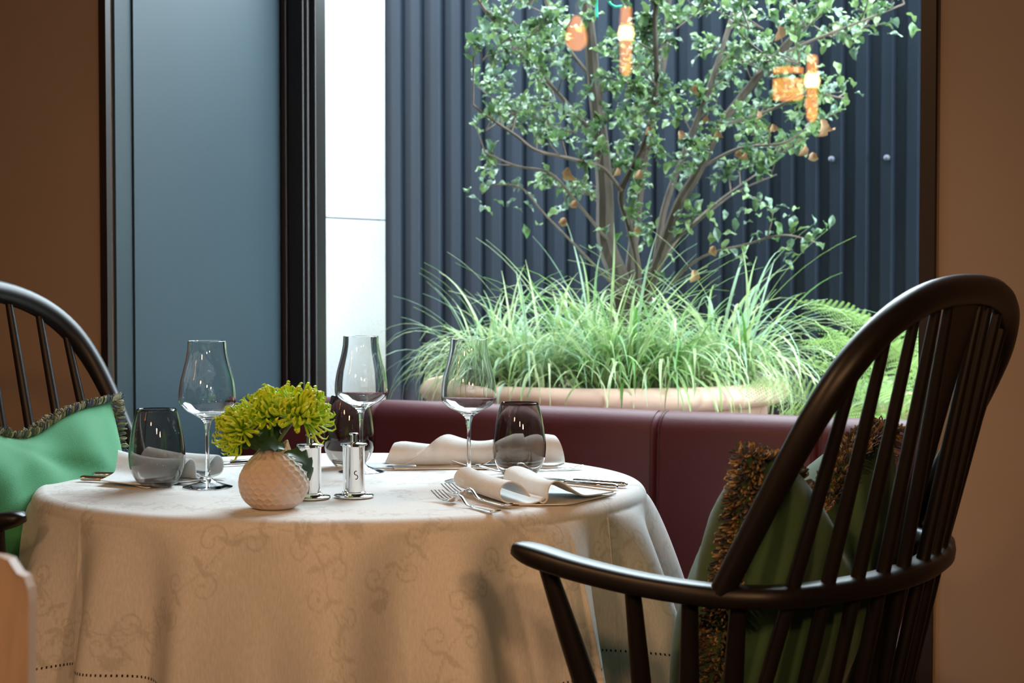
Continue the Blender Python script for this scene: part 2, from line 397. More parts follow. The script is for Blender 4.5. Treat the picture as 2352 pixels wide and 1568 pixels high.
# folds of the drape: (psi deg, half-width deg, amplitude m at the hem)
FOLDS = [(-84, 8, .030), (-66, 7, -.020), (-55, 5, .026), (-45, 4.5, -.020), (-36, 5, .026), (-28, 5, -.022), (-19, 5, .027), (-8, 6, -.025), (4, 6, .028), (14, 5, -.026), (24, 5, .028), (33, 5, -.024),
         (42, 7, .028), (54, 4.5, -.030), (66, 6, .036), (80, 5, -.022), (95, 7, .032), (115, 9, -.02), (135, 9, .03), (160, 9, -.02), (180, 9, .025), (205, 10, -.02), (228, 9, .03), (252, 8, -.02)]
def fold(psi_deg):
    out = np.zeros_like(psi_deg)
    for c, wd, am in FOLDS:
        d = (psi_deg - c + 180) % 360 - 180; out += am * np.exp(-(d / wd) ** 2)
    return out
def cloth_point(psi, rho, lift=0.0):
    """psi from the front (-Y) towards +X; rho = distance along the cloth from the centre."""
    psi = np.asarray(psi, float); rho = np.asarray(rho, float)
    rb = .020; arc = rb * PI / 2; r_flat = TR - rb + .004
    s = np.clip(rho - r_flat, 0, None); a = np.clip(s / rb, 0, PI / 2)
    drop = np.clip(s - arc, 0, None)
    fo = fold(np.degrees(psi)); grow = np.clip(drop / .33, 0, 1.6)
    r = np.where(s > 0, r_flat + rb * np.sin(a), rho) + (fo * 2.1 + .036) * grow ** .68 + .02 * grow * (np.cos(2 * psi) < 0)
    z = TZ - rb * (1 - np.cos(a)) - drop * .985 + .0018
    z = z + np.where(s <= 0, .0004 * np.sin(rho * 60 + psi * 3), 0)
    r = r + lift * np.sin(a); z = z + lift * np.cos(a)
    return np.stack([TX + r * np.sin(psi), TY - r * np.cos(psi), z], -1)
def build_cloth():
    NP, NT, ND = 1300, 190, 150
    psi = np.linspace(-PI, PI, NP, endpoint=False)
    L = edge_len(psi, CL_A)
    rows = [np.full(NP, TR * ((k + 1) / NT) ** .9 * .955) for k in range(NT)]
    r0 = TR * .955
    rows += [r0 + (L - r0) * ((k + 1) / ND) for k in range(ND)]
    rho = np.array(rows); PS = np.broadcast_to(psi, rho.shape)
    P = cloth_point(PS, rho); R, n = rho.shape
    ext = 1.5; N = 1500; g = scroll_mask(N, ext)
    q = PS - PSI0; fx = rho * np.cos(q); fy = rho * np.sin(q)
    ix = np.clip(((fx / ext + .5) * N).astype(int), 0, N - 1); iy = np.clip(((fy / ext + .5) * N).astype(int), 0, N - 1)
    mask = g[iy, ix]
    V = np.concatenate([P.reshape(-1, 3), [[TX, TY, TZ + .0018]]]); c = R * n
    idx = np.arange(R * n).reshape(R, n); nx = np.roll(idx, -1, 1)
    Q = np.stack([idx[:-1], idx[1:], nx[1:], nx[:-1]], -1).reshape(-1, 4)
    T = np.stack([np.full(n, c), idx[0], nx[0]], -1)
    me = bpy.data.meshes.new('tablecloth')
    me.vertices.add(len(V)); me.vertices.foreach_set('co', V.astype(np.float32).ravel())
    me.loops.add(Q.size + T.size); me.loops.foreach_set('vertex_index', np.concatenate([Q.ravel(), T.ravel()]).astype(np.int32))
    nf = len(Q) + len(T); me.polygons.add(nf)
    st = np.concatenate([np.arange(len(Q)) * 4, len(Q) * 4 + np.arange(len(T)) * 3]).astype(np.int32)
    me.polygons.foreach_set('loop_start', st); me.polygons.foreach_set('use_smooth', [True] * nf)
    a = me.color_attributes.new('weave', 'FLOAT_COLOR', 'POINT'); cc = np.ones((len(V), 4), np.float32)
    cc[:-1, 0] = mask.ravel(); cc[-1, 0] = 0; a.data.foreach_set('color', cc.ravel())
    me.update(calc_edges=True); me.validate(); return me
def cloth_mat():
    m = mat('damask_linen', (.72, .71, .695), .9, sheen=.12); nt = m.node_tree; b = nt.nodes['Principled BSDF']
    at_ = nt.nodes.new('ShaderNodeAttribute'); at_.attribute_name = 'weave'
    sp = nt.nodes.new('ShaderNodeSeparateColor'); nt.links.new(at_.outputs['Color'], sp.inputs[0])
    mx = nt.nodes.new('ShaderNodeMix'); mx.data_type = 'RGBA'; mx.inputs[6].default_value = (.72, .71, .695, 1); mx.inputs[7].default_value = (.60, .585, .56, 1)
    nt.links.new(sp.outputs[0], mx.inputs[0])
    tc = nt.nodes.new('ShaderNodeTexCoord'); mp = nt.nodes.new('ShaderNodeMapping'); mp.inputs['Scale'].default_value = (260, 260, 60)
    n = nt.nodes.new('ShaderNodeTexNoise'); n.inputs['Scale'].default_value = 1.6; n.inputs['Detail'].default_value = 4
    nt.links.new(tc.outputs['Object'], mp.inputs[0]); nt.links.new(mp.outputs[0], n.inputs['Vector'])
    r = nt.nodes.new('ShaderNodeMapRange'); r.inputs[1].default_value = .3; r.inputs[2].default_value = .7; r.inputs[3].default_value = .9; r.inputs[4].default_value = 1.06
    nt.links.new(n.outputs[0], r.inputs[0])
    m2 = nt.nodes.new('ShaderNodeMix'); m2.data_type = 'RGBA'; m2.blend_type = 'MULTIPLY'; m2.inputs[0].default_value = 1
    nt.links.new(mx.outputs[2], m2.inputs[6]); nt.links.new(r.outputs[0], m2.inputs[7]); nt.links.new(m2.outputs[2], b.inputs['Base Color'])
    bp = nt.nodes.new('ShaderNodeBump'); bp.inputs['Strength'].default_value = .25; bp.inputs['Distance'].default_value = .001
    nt.links.new(n.outputs[0], bp.inputs['Height']); nt.links.new(bp.outputs[0], b.inputs['Normal']); return m
M['cloth'] = cloth_mat()
cloth = link('tablecloth', build_cloth()); cloth.data.materials.append(M['cloth'])
tag(cloth, 'pale linen damask tablecloth draped over the round table in soft folds', 'tablecloth')
# drawn-thread hemstitch 5 cm above the edge
mb = MB(); psis = np.radians(np.arange(-110, 110, .5)); Lh = edge_len(psis, CL_A - .05)
Pa = cloth_point(psis, Lh, .0012); Pb = cloth_point(psis, Lh + .0035, .0012); dps = np.radians(.17)
Pc = cloth_point(psis + dps, edge_len(psis + dps, CL_A - .05) + .0035, .0012); Pd = cloth_point(psis + dps, edge_len(psis + dps, CL_A - .05), .0012)
for a, b, c, d in zip(Pa, Pb, Pc, Pd): mb.add([a, b, c, d], [(0, 1, 2, 3)])
o = mb.build('hemstitch', M['trim'], cloth, False); o['kind'] = 'stuff'
# ironed crease on the right of the drape
mb = MB()
for pc in (57.5,):
    rh = np.linspace(TR + .02, TR + .30, 30); P = cloth_point(np.full(30, math.radians(pc)), rh, .0005)
    mb.tube([Vector(p) for p in P], .0012, 6)
mb.build('ironed_crease', M['cloth'], cloth)
# ------------------------------------------------------------------ bow-back armchairs
def hoop_pt(t):
    c, s = math.cos(t), math.sin(t); u = -.317 * math.copysign(abs(c) ** .841, c); k = s ** .383 if s > 1e-6 else 0
    return Vector((u, .118 - .187 * k, .71 + .35 * k))
BOW = [(-.318, .400, .742), (-.323, .355, .732), (-.325, .30, .722), (-.325, .22, .712), (-.318, .14, .706), (-.298, .09, .704), (-.265, .058, .703), (-.21, .034, .702), (-.14, .014, .701), (-.07, .004, .700), (0, 0, .700)]
def make_chair():
    root = empty('bow_back_armchair'); m = M['black_wood']
    bow = spline(BOW + [(-x, y, z) for x, y, z in BOW[-2::-1]], 6)
    n = len(bow); mb = MB(); wd = []; th = []
    V = []; F = []; prev = None
    ring = []
    for k in range(14):                         # rounded flat section
        a = 2 * PI * k / 14; cx, sx = math.cos(a), math.sin(a)
        ring.append((math.copysign(abs(cx) ** .55, cx), math.copysign(abs(sx) ** .6, sx)))
    for i, p in enumerate(bow):
        t = (bow[min(i + 1, n - 1)] - bow[max(i - 1, 0)]).normalized(); side = Vector((0, 0, 1)).cross(t).normalized(); up = t.cross(side)
        e = min(i, n - 1 - i) / 7; k = 1 if e > 1 else max(.02, math.sqrt(max(0, 1 - (1 - e) ** 2)))
        q = abs(i / (n - 1) - .5) * 2
        ww = (.021 + .006 * max(0, q - .55)) * (.35 + .65 * k if e <= 1 else 1); hh = .0135 * (.25 + .75 * k if e <= 1 else 1)
        if i in (0, n - 1): ww *= .4; hh *= .3
        for a, b in ring: V.append(p + side * ww * a + up * hh * b)
    for i in range(n - 1):
        for k in range(14): F.append((i * 14 + k, i * 14 + (k + 1) % 14, (i + 1) * 14 + (k + 1) % 14, (i + 1) * 14 + k))
    F += [list(range(14))[::-1], [(n - 1) * 14 + k for k in range(14)]]
    MB().add(V, F).build('arm_bow', m, root)
    ts = [0.0] + [PI * (.004 + .992 * (.5 - .5 * math.cos(PI * k / 70))) for k in range(71)] + [PI]
    P = [hoop_pt(t) for t in ts]; P[0] = hoop_pt(0) + Vector((0, .006, -.012)); P[-1] = hoop_pt(PI) + Vector((0, .006, -.012))
    R = [.0145 + .0035 * min(1, math.sin(t) * 2.2) for t in ts]
    mb = MB(); V = []; F = []; cen = Vector((0, .02, .80)); nr = 14
    # section flattened a little in the hoop's plane normal
    nrm = Vector((0, .35, .187)).normalized()
    for i, p in enumerate(P):
        t = (P[min(i + 1, len(P) - 1)] - P[max(i - 1, 0)]).normalized(); b = t.cross(nrm).normalized(); a = b.cross(t)
        for k in range(nr):
            q = 2 * PI * k / nr; V.append(p + b * R[i] * 1.12 * math.cos(q) + a * R[i] * 1.0 * math.sin(q))
    for i in range(len(P) - 1):
        for k in range(nr): F.append((i * nr + k, i * nr + (k + 1) % nr, (i + 1) * nr + (k + 1) % nr, (i + 1) * nr + k))
    F += [list(range(nr))[::-1], [(len(P) - 1) * nr + k for k in range(nr)]]
    MB().add(V, F).build('back_hoop', m, root)
    def bowy(u):
        b = [p for p in bow if p.x <= 0.001]; b.sort(key=lambda p: p.x); x = -abs(u)
        b2 = [p for p in b if p.y < .12]
        for i in range(len(b2) - 1):
            if b2[i].x <= x <= b2[i + 1].x:
                k = (x - b2[i].x) / (b2[i + 1].x - b2[i].x + 1e-9); return lerp(b2[i].y, b2[i + 1].y, k)
        return b2[-1].y
    hp = [hoop_pt(PI * k / 400) for k in range(401)]
    def hoop_at(u):
        return min((p for p in hp if p.z > .80), key=lambda p: abs(p.x - u))
    SEATZ = .43
    for ub, ut in ((-.262, -.272), (-.208, -.224), (-.153, -.162), (-.094, -.100), (-.036, -.062)):
        for sg in (1, -1):
            top = hoop_at(sg * ut); bot = Vector((sg * ub, bowy(ub), .70)); d = (bot - top); k = (SEATZ - top.z) / d.z
            end = top + d * k; end.y = min(end.y, .16); mid = bot
            path = spline([end, lerp(end, mid, .5), mid, lerp(mid, top, .5), top], 4)
            rr = [lerp(.0062, .0090, math.sin(PI * min(1, i / (len(path) - 1) * 1.0)) ** .7) for i in range(len(path))]
            MB().tube(path, rr, 10).build('spindle', m, root)
    # fiddle splat
    V = []; F = []; N = 22
    for i in range(N + 1):
        k = i / N; z = lerp(SEATZ - .005, hoop_at(0).z - .004, k)
        y = lerp(.088, -.064, k); wd = .020 + .030 * max(0, (k - .42) / .58) ** 1.3 + .006 * max(0, (.35 - k)) / .35
        for x, dy in ((-wd, -.004), (wd, -.004), (wd, .004), (-wd, .004)): V.append((x, y + dy - .004 * (x / .05) ** 2, z))
    for i in range(N):
        for k in range(4): F.append((i * 4 + k, i * 4 + (k + 1) % 4, (i + 1) * 4 + (k + 1) % 4, (i + 1) * 4 + k))
    F += [(3, 2, 1, 0), (N * 4, N * 4 + 1, N * 4 + 2, N * 4 + 3)]
    bevel(MB().add(V, F).build('back_splat', m, root, False), .002)
    # seat
    V = []; F = []; rings = [(.0, .018), (.5, .010), (.8, .004), (.95, 0), (1.0, -.008), (1.0, -.024), (.93, -.036), (.5, -.038), (0, -.038)]
    NA = 48; ring_i = []
    for fr, dz in rings:
        if fr == 0: V.append((0, .25, SEATZ - .0 + dz - .018)); ring_i.append([len(V) - 1]); continue
        r = []
        for k in range(NA):
            a = 2 * PI * k / NA; c, s = math.cos(a), math.sin(a)
            hw = .255 + .02 * s; V.append((hw * math.copysign(abs(c) ** .72, c) * fr, .25 + .185 * math.copysign(abs(s) ** .72, s) * fr, SEATZ + dz)); r.append(len(V) - 1)
        ring_i.append(r)
    for i in range(len(ring_i) - 1):
        a, b = ring_i[i], ring_i[i + 1]
        for k in range(NA):
            k2 = (k + 1) % NA
            if len(a) == 1: F.append((a[0], b[k], b[k2]))
            elif len(b) == 1: F.append((a[k], b[0], a[k2]))
            else: F.append((a[k], b[k], b[k2], a[k2]))
    MB().add(V, F).build('seat', m, root)
    for sg in (-1, 1):
        a = Vector((sg * .320, .352, .722)); b = Vector((sg * .243, .285, SEATZ - .01))
        MB().tube([a, lerp(a, b, .3), lerp(a, b, .65), b], [.0105, .014, .0155, .012], 12).build('arm_post', m, root)
        for (x0, y0, z0), (x1, y1) in (((.322, .232, .705), (.255, .238)), ((.314, .160, .70), (.255, .19)), ((.300, .104, .70), (.232, .152))):
            a = Vector((sg * x0, y0, z0)); b = Vector((sg * x1, y1, SEATZ - .01))
            MB().tube([a, lerp(a, b, .4), lerp(a, b, .75), b], [.010, .0125, .0125, .010], 10).build('arm_spindle', m, root)
        for y0, y1, nm in ((.39, .44, 'leg'), (.12, .01, 'leg')):
            a = Vector((sg * .19, y0, SEATZ - .03)); b = Vector((sg * .25, y1, 0))
            MB().tube([a, lerp(a, b, .4), lerp(a, b, .8), b], [.014, .020, .017, .013], 12).build(nm, m, root)
        a = Vector((sg * .224, .418, .17)); b = Vector((sg * .224, .054, .17))
        MB().tube([a, lerp(a, b, .5), b], [.009, .013, .009], 10).build('stretcher', m, root)
    a = Vector((-.222, .26, .17)); b = Vector((.222, .26, .17)); MB().tube([a, lerp(a, b, .5), b], [.009, .013, .009], 10).build('stretcher', m, root)
    return root
chairR = make_chair(); chairR.location = (.510, 2.345, 0); chairR.rotation_euler = (0, 0, 1.018)
tag(chairR, 'black wooden bow-back armchair seen from behind, holding the dark green cushion', 'chair', 'bow-back armchairs at the round table')
chairL = copy_tree(chairR); chairL.location = (-.891, 3.029, 0); chairL.rotation_euler = (0, 0, -2.041)
tag(chairL, 'black wooden bow-back armchair facing the table, behind the bright green cushion', 'chair', 'bow-back armchairs at the round table')

# ------------------------------------------------------------------ cushions with looped yarn fringe
def make_cushion(name, base, rz, tilt, hw, hh, T, chop, m, pal, label, roll=0, seed=1):
    r = random.Random(seed); root = empty(name, base); root.rotation_mode = 'QUATERNION'
    root.rotation_quaternion = Quaternion((0, 0, 1), rz) @ Quaternion((1, 0, 0), tilt) @ Quaternion((0, 1, 0), roll)
    tag(root, label, 'cushion')
    def border(x, y):
        """square parameters -1..1 to the plane of the cushion (x across, z up from its lower edge)"""
        px = x * hw * (1 - .055 * (1 - y * y)); pz = y * hh * (1 - .055 * (1 - x * x))
        up = max(0, (y + .15) / 1.15) ** 1.6
        pz -= chop * math.exp(-(x / .40) ** 2) * up
        px *= 1 + .05 * up * abs(x) ** 3
        return px, pz + hh
    def pt(x, y, sgn):
        px, pz = border(x, y); e = (1 - abs(x) ** 2.6) * (1 - abs(y) ** 2.6); th = T * max(e, 0) ** .55
        up = max(0, y) ** 2; th *= 1 - .35 * up * math.exp(-(x / .5) ** 2)
        wr = .006 * math.sin(9 * x + 5 * y * y + sgn) * math.sin(6 * y - 4 * x) * e + .011 * e * up * math.sin(11 * x + sgn * .7) \
            + .011 * e * math.exp(-((x * .8 + y - .9) / .10) ** 2) - .011 * e * math.exp(-((x * .7 - y + .75) / .09) ** 2)
        return Vector((px, sgn * (th + wr), pz))
    N = 56; V = []; F = []
    ax = [math.sin(PI / 2 * (2 * i / N - 1)) for i in range(N + 1)]
    for sgn in (1, -1):
        b = len(V)
        for i in range(N + 1):
            for j in range(N + 1): V.append(pt(ax[i], ax[j], sgn))
        for i in range(N):
            for j in range(N):
                f = (b + i * (N + 1) + j, b + (i + 1) * (N + 1) + j, b + (i + 1) * (N + 1) + j + 1, b + i * (N + 1) + j + 1)
                F.append(f[::-1] if sgn > 0 else f)
    MB().add(V, F).build('cover', m, root)
    # fringe: hundreds of short yarn loops in several rows round the seam
    def bpos(q):
        q = q % 4; k = q % 1 * 2 - 1; s = int(q)
        x, y = ((k, -1), (1, k), (-k, 1), (-1, -k))[s]; return Vector((border(x, y)[0], 0, border(x, y)[1]))
    per = sum((bpos(i / 100 * 4) - bpos((i + 1) / 100 * 4)).length for i in range(100))
    mb = MB(); step = .0034; n = int(per / step)
    # map arc length
    qs = np.linspace(0, 4, 801); pts = [bpos(q) for q in qs]; cum = np.concatenate([[0], np.cumsum([(pts[i + 1] - pts[i]).length for i in range(800)])])
    cen = Vector((0, 0, hh))
    for i in range(n):
        d = cum[-1] * i / n; q = float(np.interp(d, cum, qs)); p = bpos(q); t = (bpos(q + .01) - bpos(q - .01)).normalized()
        out = t.cross(Vector((0, 1, 0))).normalized()
        if out.dot(p - cen) < 0: out = -out
        for row in range(7):
            th = (row - 3) * .0046 + r.uniform(-.002, .002); L = r.uniform(.007, .0125); c = r.choice(pal); f = r.uniform(.75, 1.2); c = tuple(v * f for v in c)
            nb = Vector((0, 1, 0)); o0 = p - out * .003 + nb * th + t * r.uniform(-.003, .003)
            tw = t * math.cos(r.uniform(0, PI)) + nb * r.uniform(-1, 1); tw.normalize(); rad = L / 2
            path = [o0 + out * (rad - rad * math.cos(a)) + tw * (rad * .42 * math.sin(a)) + nb * (th * .55 * math.sin(a / 2)) for a in [2 * PI * k / 6 for k in range(7)]]
            mb.tube(path, .00125, 3, False, c)
    o = mb.build('fringe', M['fringe'], root, True, True); o['kind'] = 'stuff'
    return root
PAL_R = [(.26, .15, .06), (.17, .10, .045), (.34, .23, .10), (.09, .075, .11), (.40, .31, .18), (.09, .07, .05), (.06, .08, .08)]
PAL_L = [(.30, .33, .22), (.12, .17, .12), (.42, .42, .30), (.05, .09, .08), (.07, .09, .16), (.20, .24, .13)]
def chair_local(c, u, v, z):
    return c.matrix_basis @ Vector((u, v, z)) if False else Vector(c.location) + Matrix.Rotation(c.rotation_euler.z, 3, 'Z') @ Vector((u, v, z))
make_cushion('cushion', chair_local(chairR, .0, .225, .435), 1.018, math.radians(14), .228, .222, .105, .085, M['green_velvet'], PAL_R,
             'dark green cushion with a bronze looped fringe, dented at the top, on the right armchair', 0, 3)
make_cushion('cushion', chair_local(chairL, .03, .215, .445), -2.041, math.radians(13), .235, .215, .085, .035, M['green'], PAL_L,
             'bright green cushion with a grey-green looped fringe, on the left armchair', 0, 4)

# ------------------------------------------------------------------ pale chair close to the camera, lower left corner
fc = empty('side_chair', (-.568, 1.42, 0), (0, 0, math.radians(-8)))
tag(fc, 'light brown wooden chair out of focus at the lower left corner, nearest the camera', 'chair')
V = []; F = []; NX, NZ = 48, 30
for sd in (0, 1):
    for j in range(NZ + 1):
        for i in range(NX + 1):
            x = (i / NX * 2 - 1); z = j / NZ; hw = .205 + .014 * (1 - z) - .010 * max(0, (z - .9) / .1) ** 2
            zz = .54 + .325 * z - .012 * (abs(x) ** 40) * (z ** 40)
            V.append((x * hw, .035 * x * x - .05 * z + (.014 if sd else 0), zz))
nn = (NX + 1) * (NZ + 1)
for j in range(NZ):
    for i in range(NX):
        a = j * (NX + 1) + i; F += [(a, a + 1, a + NX + 2, a + NX + 1), (nn + a, nn + a + NX + 1, nn + a + NX + 2, nn + a + 1)]
edge = [i for i in range(NX + 1)] + [j * (NX + 1) + NX for j in range(1, NZ + 1)] + [NZ * (NX + 1) + i for i in range(NX - 1, -1, -1)] + [j * (NX + 1) for j in range(NZ - 1, 0, -1)]
MB().add(V, F).build('backrest', M['wood'], fc)
mbE = MB(); Ve = [V[e] for e in edge] + [V[nn + e] for e in edge]; ne = len(edge)
mbE.add(Ve, [(i, ne + i, ne + (i + 1) % ne, (i + 1) % ne) for i in range(ne)]).build('edge_band', M['wood_edge'], fc, False)
for sx in (-1, 1):
    MB().tube([(sx * .214, .04, .66), (sx * .214, .045, .44), (sx * .21, .0, 0)], [.016, .02, .014], 10).build('rear_leg', M['wood'], fc)
    MB().tube([(sx * .19, -.38, .44), (sx * .195, -.40, 0)], [.019, .013], 10).build('front_leg', M['wood'], fc)
fc.rotation_euler.z = math.radians(172)
bevel(MB().box((-.22, -.42, .43), (.22, .03, .465)).build('seat', M['wood'], fc, False), .012, 3)

# ------------------------------------------------------------------ on the table
TZC = TZ + .0030
def tp(px, py): p = atz(px, py, TZC); return p
def wine_glass(px, py, label):
    root = empty('wine_glass', tp(px, py)); tag(root, label, 'glass', 'stemmed wine glasses on the round table')
    k = .2236 / 330; rows = [(787, 43), (805, 43.8), (822, 46.5), (838, 50), (856, 54.8), (872, 59), (890, 62.3), (905, 63.8), (918, 64.2), (926, 63.2), (932, 60), (938, 54), (945, 45), (951, 34), (957, 23), (963, 14), (969, 9.2), (976, 7.2)]
    out = [Vector((r * k, (1117 - y) * k, 0)) for y, r in rows][::-1]
    o2 = spline(out, 5); th = .0011; n = 56
    inner = []
    for i, p in enumerate(o2):
        t = (o2[min(i + 1, len(o2) - 1)] - o2[max(i - 1, 0)]).normalized(); nrm = Vector((-t.y, t.x, 0)); q = p + nrm * th
        if q.x > .0006 and q.y > (1117 - 950) * k + .0: inner.append((max(q.x, .0005), q.y))
    inner = [(.0002, inner[0][1] - .0006), (inner[0][0] * .5, inner[0][1] - .0004)] + inner
    prof = [(p.x, p.y) for p in o2] + [(o2[-1].x - th * .5, o2[-1].y + th * .35)] + inner[::-1]
    MB().lathe(prof, n).build('bowl', M['glass'], root)
    st = [Vector((r * k, (1117 - y) * k, 0)) for y, r in [(976, 7.2), (990, 5.6), (1010, 4.7), (1040, 4.4), (1070, 4.8), (1085, 6), (1095, 8.5)]]
    MB().lathe([(p.x, p.y) for p in spline(st, 4)][::-1], n).build('stem', M['glass'], root)
    ft = [Vector((r * k, (1117 - y) * k, 0)) for y, r in [(1095, 8.5), (1100.5, 13), (1105, 22), (1110.5, 38), (1115, 54)]]
    pf = [(p.x, p.y) for p in spline(ft, 4)] + [(56.3 * k, .0009), (56.4 * k, .0003), (55 * k, 0), (38 * k, (1117 - 1110.5) * k - .0016), (22 * k, (1117 - 1105) * k - .0017), (10 * k, (1117 - 1101) * k - .0017), (.0003, (1117 - 1100) * k - .0017)]
    MB().lathe(pf[::-1], n).build('foot', M['glass'], root)
    return root
wine_glass(477, 1118, 'clear stemmed wine glass at the left, in front of the blue-grey recess panel')
wine_glass(830, 1083, 'clear stemmed wine glass in front of the white outdoor wall, behind the mills')
wine_glass(1077, 1105, 'clear stemmed wine glass at the right, in front of the grasses and terracotta planter')
def tumbler(px, py, label, k=1.0):
    root = tp(px, py); rows = [(0, .022), (.0016, .0245), (.006, .0285), (.0136, .0346), (.026, .0405), (.040, .0427), (.052, .0431), (.068, .0412), (.084, .0388), (.102, .0352), (.119, .0305)]
    o2 = [Vector((r * k, z * k, 0)) for z, r in rows]; o2 = spline(o2, 5); th = .0016
    inner = []
    for i, p in enumerate(o2):
        t = (o2[min(i + 1, len(o2) - 1)] - o2[max(i - 1, 0)]).normalized(); q = p + Vector((-t.y, t.x, 0)) * th
        if q.y > .009: inner.append((q.x, q.y))
    inner = [(.0003, .0085), (inner[0][0] * .6, .0085)] + inner
    prof = [(.0003, .0022), (.016, .0022), (.0195, .0012), (.021, .0)] + [(p.x, p.y) for p in o2] + [(o2[-1].x - th * .5, o2[-1].y + .0006)] + inner[::-1]
    o = MB().lathe(prof, 56).build('tumbler', M['smoke']); o.location = root
    return tag(o, label, 'glass', 'smoked glass tumblers on the round table')
tumbler(361, 1117, 'smoked grey glass tumbler at the left edge of the table by the green cushion')
tumbler(802, 1070, 'smoked grey glass tumbler behind the salt and pepper mills, half hidden by a wine glass')
tumbler(1193, 1094, 'smoked grey glass tumbler at the right, behind the looped napkin')

# mills
def mill(px, py, label, letter):
    root = empty('pepper_mill' if not letter else 'salt_mill', tp(px, py)); tag(root, label, 'mill', 'chrome salt and pepper mills')
    c = M['chrome']
    MB().lathe([(.0005, 0), (.0285, 0), (.0295, .001), (.0295, .0028), (.0285, .0038), (.018, .0042), (.0175, .006), (.0005, .006)], 40).build('base', c, root)
    bd = MB().lathe([(.0005, .006), (.0172, .006), (.0172, .0078), (.0160, .0085), (.0160, .0725), (.0165, .0735), (.0165, .076), (.0005, .076)], 40).build('body', c, root)
    MB().lathe([(.0005, .0762), (.0192, .0762), (.0198, .0768), (.0198, .0788), (.0192, .0794), (.004, .0806), (.0005, .0806)], 40).build('cap', c, root)
    MB().lathe([(.0048, .0806), (.0048, .091), (.0066, .0914), (.0068, .0936), (.006, .0942), (.0005, .0942)], 28).build('knob', c, root)
    if letter:
        mb = MB(); pts = []
        for k in range(25):
            t = k / 24
            if t < .5: a = lerp(.35 * PI, 1.5 * PI, t * 2); x, z = .0024 * math.cos(a), .0028 + .0028 * math.sin(a)
            else: a = lerp(.5 * PI, -.65 * PI, (t - .5) * 2); x, z = .0026 * math.cos(a), -.0031 + .0031 * math.sin(a)
            an = (x + .0045) / .0160; pts.append((.01605 * math.sin(an), -.01605 * math.cos(an), .034 + z))
        mb.tube(pts, .0007, 5); mb.build('etched_letter', M['etch'], bd)
    return root
mill(813, 1141, 'polished chrome mill engraved with the letter S, standing free beside the vase', True)
mill(713, 1144, 'polished chrome mill half hidden behind the faceted vase', False)

# ------------------------------------------------------------------ cutlery
def seg_root(name, p0, p1, label, cat, group, roll=0):
    d = p1 - p0; root = empty(name, p0, (0, 0, math.atan2(d.y, d.x))); tag(root, label, cat, group); return root, d.length
def knife(p0, p1, label, L=None):
    """p0 = end of the handle, p1 = towards the tip"""
    root, l = seg_root('table_knife', p0, p1, label, 'knife', 'steel table knives'); L = L or l
    hl = L * .46; z = .0048
    path = [(0, 0, z), (.003, 0, z), (.008, 0, z), (hl * .5, 0, z * .95), (hl - .006, 0, z * .9), (hl, 0, z * .85)]
    MB().tube(path, [.0022, .0055, .0072, .0062, .0056, .0042], 12, True, None, .66, (0, 0, 1)).build('handle', M['silver'], root)
    V = []; n = 14
    for i in range(n + 1):
        t = i / n; x = lerp(hl - .002, L, t); wd = lerp(.0035, .0095, min(1, t * 3)) * (1 if t < .75 else math.sqrt(max(.02, 1 - ((t - .75) / .25) ** 2)))
        V += [(x, -.0035, .0012), (x, -.0035, .0030), (x, -.0035 + wd * 1.7, .0018), (x, -.0035 + wd * 1.7, .0012)]
    F = [(0, 1, 2, 3), (n * 4 + 3, n * 4 + 2, n * 4 + 1, n * 4)]
    for i in range(n):
        for k in range(4): F.append((i * 4 + k, (i + 1) * 4 + k, (i + 1) * 4 + (k + 1) % 4, i * 4 + (k + 1) % 4))
    MB().add(V, F).build('blade', M['silver'], root, False)
    return root
def fork(p0, p1, label, L=.205, lift=0):
    """p0 = end of the handle, p1 = towards the tines; lies face up, tine tips raised"""
    root, l = seg_root('table_fork', p0, p1, label, 'fork', 'steel table forks'); root.location.z += lift
    def prof(t): # height along the length
        return .0022 + .0125 * math.exp(-((t - .62) / .085) ** 2) + .0045 * (1 if t < .08 else 0) * (1 - t / .08) + (.0105 * max(0, (t - .80) / .20) ** 1.5) - .0006
    P = []; R = []; FL = []
    for i in range(25):
        t = i / 24 * .70; P.append((t * L, 0, prof(t))); R.append(lerp(.0062, .0026, min(1, t / .5)) if t > .02 else .0035); FL.append(.28 if t < .4 else .5)
    MB().tube(P, R, 10, True, None, FL, (0, 0, 1)).build('handle', M['silver'], root)
    V = []; F = []; n = 8
    for i in range(n + 1):
        t = lerp(.69, .80, i / n); wd = lerp(.0026, .0118, min(1, (i / n) ** .55)); z = prof(t) - .0016 * math.sin(PI * i / n)
        V += [(t * L, -wd, z + .0012), (t * L, -wd, z + .0027), (t * L, 0, z + .0014), (t * L, wd, z + .0027), (t * L, wd, z + .0012), (t * L, 0, z)]
    for i in range(n):
        for k in range(6): F.append((i * 6 + k, i * 6 + (k + 1) % 6, (i + 1) * 6 + (k + 1) % 6, (i + 1) * 6 + k))
    F += [(5, 4, 3, 2, 1, 0), tuple(n * 6 + k for k in range(6))]
    hd = MB().add(V, F).build('head', M['silver'], root)
    for j in range(4):
        y = (j - 1.5) * .0063; P = []; R = []
        for i in range(9):
            t = lerp(.79, 1.0, i / 8); P.append((t * L, y * lerp(1, .93, i / 8), prof(t) + .0014)); R.append(lerp(.0015, .0008, i / 8))
        MB().tube(P, R, 6).build('tine', M['silver'], hd)
    return root
fork(tp(1174, 1173), tp(985, 1127), 'steel fork in front of the looped napkin, the upper of the crossed pair', .205, .004)
fork(tp(1146, 1182), tp(965, 1137), 'steel fork in front of the looped napkin, the lower of the crossed pair', .195)
knife(tp(1418, 1124), tp(1120, 1094), 'steel knife right of the looped napkin, the nearer of the two', .225)
knife(tp(1440, 1119), tp(1180, 1094), 'steel knife right of the looped napkin, the farther of the two', .225)
